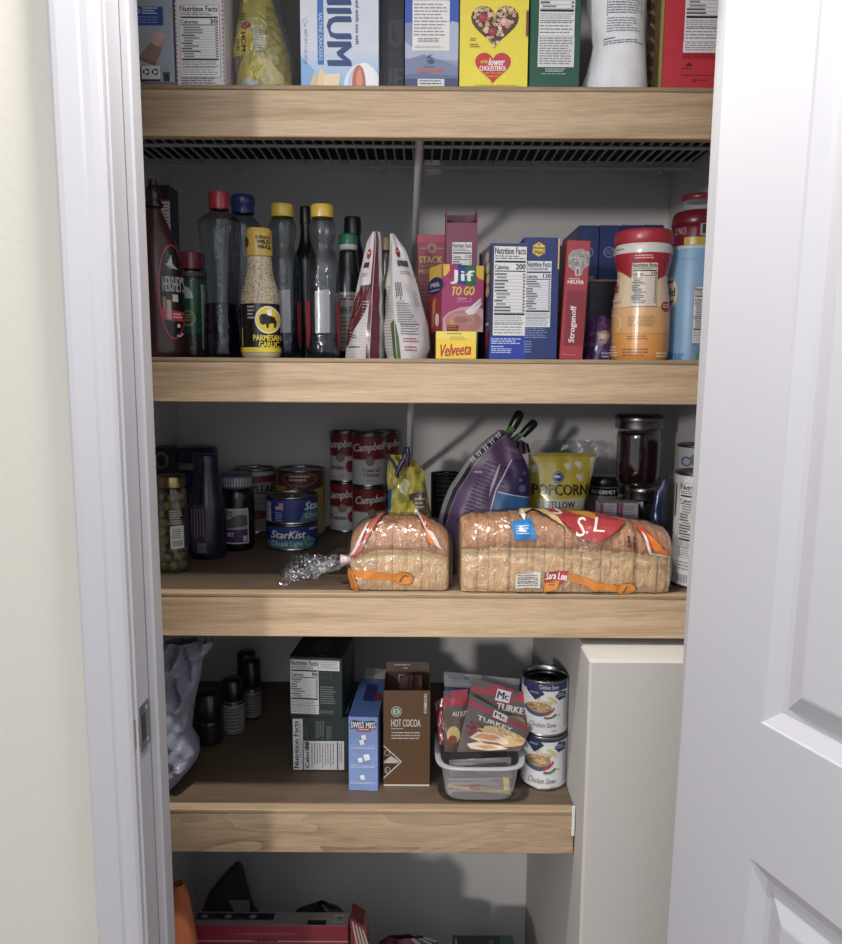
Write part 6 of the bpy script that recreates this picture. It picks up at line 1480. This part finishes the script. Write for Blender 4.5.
    # clear tub with seasoning packets
    yb = PZ(480, 801, S4).y; tw = P(515, 790, yb).x-P(446, 790, yb).x; cx = P(480, 790, yb).x+.001
    D = .112; H = .064; root = thing('storage_tub', 'square clear plastic tub full of seasoning packets', 'tub', (cx, yb+D/2, S4))
    def sq(a, b, n=4.5, seg=56):
        out = []
        for i in range(seg):
            t = 2*math.pi*i/seg; c, s = math.cos(t), math.sin(t)
            out.append((a*math.copysign(abs(c)**(2/n), c), b*math.copysign(abs(s)**(2/n), s)))
        return out
    lv = [(0.0005, .92, .0), (.0, 1.0, .002), (.02, 1.06, .02), (.5, 1.17, .5), (.9, 1.25, .9), (1.0, 1.27, 1.0)]
    def wall(prof_, mat, name, par):
        mb = MB(); rings = [[(x, y_, z) for x, y_ in sq(tw/2*s, D/2*s)] for z, s in prof_]; n = len(rings[0]); b0 = 0
        for rg in rings: mb.v.extend(rg)
        k_ = mb.mi(mat)
        for i in range(len(rings)-1):
            for j in range(n):
                mb.f.append((i*n+j, i*n+(j+1) % n, (i+1)*n+(j+1) % n, (i+1)*n+j)); mb.c.append((225, 225, 230)); mb.m.append(k_); mb.sm.append(True)
        return mb
    mb = wall([(.0, .92), (.0012, .98), (.004, 1.02), (H*.5, 1.10), (H*.93, 1.16)], 'tub_plastic', 'x', root)
    mb.face([(x, y_, .0008) for x, y_ in sq(tw/2*.92, D/2*.92)], (225, 225, 230), 'tub_plastic'); mb.build('tub_body', root)
    mb = wall([(H*.93, 1.16), (H*.93, 1.30), (H*.945, 1.325), (H*.985, 1.325), (H, 1.30), (H, 1.20), (H*.96, 1.155)], 'plastic', 'x', root); 
    mb.c = [(158, 159, 164)]*len(mb.c); mb.build('rim', root)
    mb = MB(); mb.rect = None
    # packets: flat pouches given by their corners (px, row, y)
    def packet(name, label, quad, band, bandcol, body, artfn=None, logo=True, th=.0035, mat='film', group='seasoning packets in the tub'):
        cs = [P(px, r, yy) for px, r, yy in quad]     # TL TR BR BL
        O = (cs[2]+cs[3])/2
        root = thing(name, label, 'packet', O, 0, group)
        n_ = (cs[1]-cs[0]).cross(cs[3]-cs[0]).normalized()
        if n_.y > 0: n_ = -n_
        def pt(u, v, h=0, s=1):
            p = cs[0].lerp(cs[1], u).lerp(cs[3].lerp(cs[2], u), v)-O
            b = math.sin(math.pi*u)**.6*math.sin(math.pi*min(1, max(0, (v-band*.6)/(1-band*.6))))**.7 if v > band*.6 else 0
            return p+n_*(s*(th*b)+h+.0022*noise.noise(Vector((u*4, v*4, quad[0][0])))*(.3+b))
        m_ = MB()
        m_.grid(lambda u, v: pt(u, v), 18, 24, lambda u, v: bandcol if v < band else body, mat, flip=True)
        m_.grid(lambda u, v: pt(u, v, 0, -1), 18, 24, body, mat)
        A = Art()
        if logo:
            A.poly([(.40, band*.28), (.62, band*.28), (.62, band*1.22), (.40, band*1.22)], (214, 208, 206), 2); A.text('Mc', .425, band*.45, .595, band*1.02, (36, 44, 100), ly=4); A.poly([(.37, band*1.22), (.66, band*1.22), (.62, band*1.42), (.42, band*1.42)], (150, 40, 62), 2)
        if artfn: artfn(A)
        emit(A, lambda u, v, h: pt(min(1, max(0, u)), min(1, max(0, v)), h+.0006), None, root, m_, du=.055, dv=.05, mat=mat)
        m_.build('pouch', root)
        return root
    GB = (92, 82, 78); RB = (168, 44, 66)
    def food(A, dy=0):
        A.ell(.62, .62, .42, .26, (196, 160, 110), 2); rr = random.Random(4)
        for i in range(46): A.ell(.45+.5*rr.random(), .42+.22*rr.random(), .03, .022, rr.choice([(206, 172, 116), (176, 136, 84), (222, 194, 140)]), 3, 7)
        for i in range(26): A.ell(.06+.26*rr.random(), .45+.22*rr.random(), .032, .026, rr.choice([(110, 36, 52), (84, 26, 40), (140, 52, 66)]), 3, 7)
        A.poly([(.14, .72), (.24, .58), (.5, .54), (.72, .62), (.78, .76), (.5, .84)], (216, 192, 170), 4); A.poly([(.2, .7), (.3, .6), (.5, .57), (.62, .63), (.5, .72)], (196, 140, 92), 5); A.poly([(.12, .84), (.3, .78), (.66, .84), (.8, .92), (.5, .97), (.2, .93)], (218, 196, 176), 4); A.poly([(.26, .86), (.5, .84), (.66, .9), (.45, .94)], (200, 146, 98), 5); A.poly([(.3, .75), (.6, .76), (.7, .82), (.4, .8)], (150, 88, 60), 5)
    def tk(A):
        A.text('TURKEY', .18, .27, .74, .36, (206, 200, 196), ly=4); A.lines(.14, .39, .5, .44, 1, (160, 150, 146), 3, .6, 3); food(A)
    packet('seasoning_packet', 'grey gravy packet with red top band and sliced turkey picture, frontmost in the tub', [(470.5, 694.5, .070), (531.5, 727.5, .060), (520, 751, .045), (457, 752, .050)], .16, RB, GB, tk)
    def tk2(A): A.text('TURKEY', .45, .30, .95, .42, (210, 205, 200), ly=4); A.lines(.4, .46, .9, .5, 1, (160, 150, 146), 3, .6, 3); A.ell(.75, .62, .2, .14, (206, 172, 116), 3)
    packet('seasoning_packet', 'grey packet with broad red band tilted behind the turkey packet', [(473.5, 677.5, .092), (536.5, 696, .086), (524, 742, .068), (456, 740, .070)], .22, RB, GB, tk2)
    def au(A): A.text('AU JUS', .35, .34, .98, .44, (210, 205, 200), ly=4); A.ell(.4, .72, .3, .14, (210, 176, 110), 2); A.ell(.36, .8, .2, .08, (150, 60, 50), 3)
    packet('seasoning_packet', 'upright grey packet with plain red band at one end of the tub', [(443.5, 691, .080), (468, 689, .084), (466, 752, .062), (444.5, 752, .060)], .23, (176, 46, 64), (96, 82, 72), au, logo=False)
    packet('seasoning_packet', 'dark red packet curling over the tub corner by the cocoa carton', [(434.5, 703, .105), (446, 696, .105), (450, 745, .080), (440, 745, .080)], .3, (120, 34, 50), (140, 40, 56), None, logo=False)
    packet('sachet_sheet', 'translucent grey sachet standing at the back of the tub', [(443.5, 671.5, .125), (520, 679, .120), (514, 745, .100), (448, 745, .100)], .2, (130, 132, 136), (104, 106, 112), lambda A: (A.rect(.0, .2, .55, .4, (44, 70, 120), 2), A.lines(.1, .08, .9, .14, 2, (100, 100, 106), 3, .4, 3)), logo=False, th=.002)
    packet('flat_packet', 'grey packet lying flat inside the lower tub', [(449, 760, .037), (511, 757, .037), (512, 778, .032), (450, 776, .032)], .0, GB, (96, 90, 92), lambda A: (A.lines(.08, .5, .3, .8, 2, (150, 144, 144), 3, .4, 3), A.poly([(.2, .3), (.9, .2), (.95, .35), (.3, .45)], (70, 64, 68), 2)), logo=False)
    packet('flat_packet', 'yellow-edged packet lying flat at the tub bottom', [(447, 778, .034), (509, 775, .034), (510, 794, .031), (449, 789, .031)], .0, GB, (112, 104, 100), lambda A: (A.poly([(0, .55), (.4, .75), (1, .8), (1, 1), (.3, 1), (0, .8)], (206, 178, 92), 2), A.rect(.9, 0, 1, .8, (206, 178, 92), 2), A.poly([(.34, .5), (.52, .5), (.52, .85), (.34, .85)], (150, 60, 60), 3), A.lines(.7, .86, .92, .96, 1, (90, 70, 40), 4, .8, 3)), logo=False)
    # two stew cans
    def stew(A, cx, r0, dx=0):
        A.rect(cx-30, r0, cx+30, r0+70, (214, 213, 216), 1); A.rect(cx-30, r0, cx+30, r0+12, (40, 54, 98), 1)
        A.text('Chicken Stew', cx-5, r0+4.6, cx+13, r0+9.6, (212, 214, 222), bold=False, ly=4)
        A.poly([(cx-18, r0+13), (cx-9, r0+5), (cx, r0+15), (cx-9, r0+23)], (32, 42, 80), 3); A.lines(cx-14, r0+13.4, cx-4, r0+16, 1, (120, 136, 180), 4, .9, 3)
        A.poly([(cx+14, r0+12), (cx+20, r0+14), (cx+20, r0+21), (cx+14, r0+23), (cx+10, r0+18)], (40, 50, 88), 3); A.lines(cx+12, r0+15, cx+19, r0+20, 2, (170, 180, 206), 4, .5, 4)
        A.text('Stew', cx-8, r0+20, cx+9, r0+28, (196, 160, 60), it=True, ly=4, bold=False)
        A.ell(cx-6, r0+34, 13, 7.5, (64, 84, 120), 3); A.ell(cx-5, r0+31, 12, 6, (172, 132, 98), 4); rr = random.Random(int(r0))
        for i in range(22): A.ell(cx-5+18*(rr.random()-.5), r0+31+8*(rr.random()-.5), 1.7, 1.3, rr.choice([(196, 150, 110), (150, 96, 70), (206, 176, 120), (130, 140, 80)]), 5, 7)
        A.ring(cx-4, r0+30, 14, 11, 2.2, (190, 60, 52), 5, 12, 5, 75); A.ring(cx+1, r0+28, 11, 10, 2, (206, 186, 80), 6, 10, 280, 350); A.ring(cx+3, r0+36, 10, 8, 2.6, (84, 116, 64), 5, 10, 20, 110); A.ell(cx+14, r0+40, .9, .9, (190, 60, 52), 5, 6)
        A.text('Chicken Stew', cx-14, r0+48, cx+12, r0+54, (70, 72, 80), bold=False, it=True, ly=4); A.lines(cx+7, r0+57, cx+13, r0+60, 2, (120, 120, 126), 3, .5, 4)
        A.lines(cx+18, r0+18, cx+23, r0+56, 12, (150, 150, 156), 3, .4, 5)
    y = .096
    r_, rad, h = tin('stew_can', 'lower white and navy stew can beside the boxed-in corner', 'can', 543.5, 738, 792, 23, y, S4, lambda A: stew(A, 543.5, 731), group=None, label_col=(214, 213, 216))
    tin('stew_can', 'upper white and navy stew can with dark recessed lid', 'can', 544.5, 672, 736, 23.4, y+.001, S4+h+.0005, lambda A: stew(A, 544.5, 671), label_col=(214, 213, 216), deep=True, lidcol=(40, 40, 44), height=h*1.02)
fourth_shelf()

# ================================================================== BOTTOM OF THE CLOSET
def bottom():
    # dark red drink carton
    y = .09; zt = P(270, 925, y).z; a, b = P(190, 930, y), P(348, 930, y); w = b.x-a.x; d = .032
    root = thing('drink_carton', 'dark red carton with grey and black top panel, bottom of closet', 'box', ((a.x+b.x)/2, y+d/2, 0))
    mb = MB(); mb.box((-w/2, -d/2, 0), (w/2, d/2, zt), (128, 30, 52), 'card', .0015)
    A = Art(); kz = KPX(270, 930, y)
    A.poly([(225, 935.5), (240, 933.5), (285, 933), (300, 935), (285, 936.5), (240, 936.5)], (150, 50, 74), 2); A.rect(184, 942, 348, 943.5, (170, 130, 120), 2); A.lines(252, 941, 282, 944, 1, (60, 30, 36), 3, .8, 3)
    A.rect(188, 960, 350, 1050, (110, 26, 46), 2)
    emit(A, lambda x, r, h: (-w/2+(x-188)/160*w, -d/2-h, zt-(r-925)*kz), None, root, mb)
    A = Art(); A.rect(0, 0, 1, 1, (118, 112, 112), 1); A.rect(.02, .1, .52, .62, (24, 22, 24), 2)
    for x in (.07, .22, .38): A.poly([(x-.02, .36), (x, .2), (x+.03, .3), (x+.02, .5), (x-.01, .5)], (130, 128, 126), 3)
    A.rect(.12, .5, .18, .58, (70, 68, 68), 3); A.rect(.28, .5, .34, .58, (70, 68, 68), 3); A.rect(.74, .62, .86, .98, (24, 22, 24), 2); A.lines(.755, .74, .845, .86, 1, (130, 126, 124), 3, .8, 3, ragged=0); A.rect(.905, .2, .965, .8, (144, 140, 138), 2); A.text('OPI', .915, .35, .955, .7, (50, 48, 50), ly=4)
    emit(A, lambda u, v, h: (-w/2+u*w, d/2-v*d, zt+h), None, root, mb); mb.build('carton', root)
    # orange bag
    rows = [(884, 181, 191), (888, 178, 194), (896, 177, 196), (915, 176, 198), (944, 174, 201), (1000, 173, 205), (1300, 172, 208)]
    outline_bag('orange_bag', 'rounded orange bag beside the door frame, bottom corner', 'bag', rows, .045, 0, .03, (176, 92, 48), None, 'matte', noise_amp=.004, seed=70, tv=lambda v: min(1, .3+v*4), n=40)
    # black tote bag with its strap standing up
    yb = .33; q = lambda px, r, yy=yb: P(px, r, yy)
    rows = [(868, 233, 239), (880, 224, 244), (900, 212, 250), (925, 204, 258), (960, 200, 275), (1090, 198, 282)]
    root, k, cx, lr = outline_bag('tote_bag', 'black tote bag with its strap standing up behind the red carton', 'bag', rows, yb, 0, .05, (46, 44, 46), None, 'matte', noise_amp=.008, seed=72, n=50, tv=lambda v: min(1, .05+v*3))
    O = root.location
    mb = MB()
    def strap(pts, wd):
        for (a, b), (c, d_) in zip(pts, pts[1:]):
            p, q_ = q(a, b)-O, q(c, d_)-O; ww = Vector((0, wd, 0))
            mb.face([p-ww, q_-ww, q_+ww, p+ww], (58, 56, 58), 'matte')
            e = Vector((.0045, 0, .003)); mb.face([p-ww-e, q_-ww-e, q_-ww+e, p-ww+e], (52, 50, 52), 'matte')
    strap([(206, 910), (215, 893), (226, 876), (234, 865.5), (238, 864.5), (241, 868), (246, 886), (251, 905), (254, 918)], .012); mb.build('strap', root)
    mb = MB(); mb.face([q(229, 900, .27)-O, q(249.5, 900, .27)-O, q(250, 917, .27)-O, q(236, 917, .27)-O], (120, 118, 120), 'card'); mb.build('white_tag', root)
    # dark lump behind the carton, striped packs, small patterned bag, green box
    rows = [(902.5, 318, 326), (905, 304, 336), (910, 297, 345), (916, 292, 348), (940, 285, 350), (1060, 280, 352)]
    outline_bag('black_bag', 'low black bag lying behind the red carton', 'bag', rows, .26, 0, .045, (40, 38, 42), None, 'film', noise_amp=.008, seed=75, n=30, tv=lambda v: min(1, .2+v*3))
    y = .10; a, b = P(350.5, 930, y), P(367, 930, y); w = b.x-a.x; zt = P(355, 919, y).z
    root = thing('wrapped_pack', 'red and pale striped wrapped pack next to the red carton', 'pack', ((a.x+b.x)/2, y+.02, 0)); mb = MB()
    mb.prism([(-w/2, 0), (w/2, 0), (w/2, zt-.022), (w/2-.006, zt-.014), (-w/2+.004, zt), (-w/2, zt)], -.02, .02, (120, 40, 48), 'gloss')
    for i in range(4):
        x0 = -w/2+.002+i*.006; mb.face([(x0, -.0204, zt-.004-i*.005), (x0+.003, -.0204, zt-.006-i*.005), (x0+.012, -.0204, zt-.05), (x0+.008, -.0204, zt-.05)], (170, 150, 146), 'gloss')
    mb.build('wrapper', root)
    rows = [(936.5, 388, 424), (940, 380, 437), (960, 376, 440), (1100, 374, 444)]
    outline_bag('patterned_pouch', 'dark red patterned pouch at the very bottom edge of the photo', 'bag', rows, .24, 0, .03, lambda px, r, u, v: (84, 30, 44) if px < 415 and r < 960 else ((120, 116, 116) if noise.noise(Vector((px*.6, r*.6, 0))) > 0 else (50, 40, 46)), None, 'film', noise_amp=.006, seed=77, n=30, tv=lambda v: min(1, .2+v*3))
    y = .17
    def art(A): A.rect(508, 932, 524, 1000, (36, 84, 66), 1); A.lines(457, 934, 459.5, 944, 1, (150, 150, 150), 3, .8, 3, rot=90); A.text('R', 484.5, 939.5, 491, 947, (190, 188, 186), ly=3); A.lines(494, 936, 500, 946, 3, (120, 126, 122), 3, .4, 4, rot=90); A.ell(472, 939.5, 1, 1, (150, 150, 150), 3, 8)
    z0 = 0
    zt = P(488, 932, .30).z; a, b = P(455.5, 936, y), P(521, 936, y); w = b.x-a.x
    root = thing('tall_box', 'black and green box standing at the bottom below the short shelf', 'box', ((a.x+b.x)/2, y+.06, 0)); mb = MB(); mb.box((-w/2, -.06, 0), (w/2, .06, zt), (24, 28, 28), 'card', .0012)
    A = Art(); art(A); kz = KPX(488, 936, y); emit(A, lambda x, r, h: (-w/2+(x-455.5)/65.5*w, -.06-h, zt-(r-932.5)*kz), None, root, mb, clip=(455.7, 932.6, 520.8, 1000))
    A = Art(); A.rect(0, 0, 1, 1, (28, 34, 34), 1); A.rect(.78, 0, 1, 1, (38, 86, 68), 2); A.text('R', .45, .3, .56, .75, (190, 188, 186), ly=4); A.lines(.6, .1, .68, .7, 3, (130, 136, 132), 3, .4, 4, rot=90); A.lines(.04, .08, .08, .8, 1, (150, 150, 150), 3, .8, 3, rot=90); A.ell(.25, .42, .02, .06, (150, 150, 150), 3, 8); emit(A, lambda u, v, h: (-w/2+u*w, .06-v*.12, zt+h), None, root, mb); mb.build('carton', root)
    # thin cord hanging down the left wall
    mb = MB(); O = P(186, 856, .44); pts = [P(187, 850, .45), P(185, 862, .44), P(182, 876, .42), P(178.5, 890, .40), P(176, 905, .38)]
    mb.tube([p-O for p in pts], .0016, (34, 32, 34), 'plastic', 8); o = mb.build('cord'); o.location = O; o['label'] = 'thin dark cord hanging in the corner behind the orange bag'; o['category'] = 'cord'
bottom()
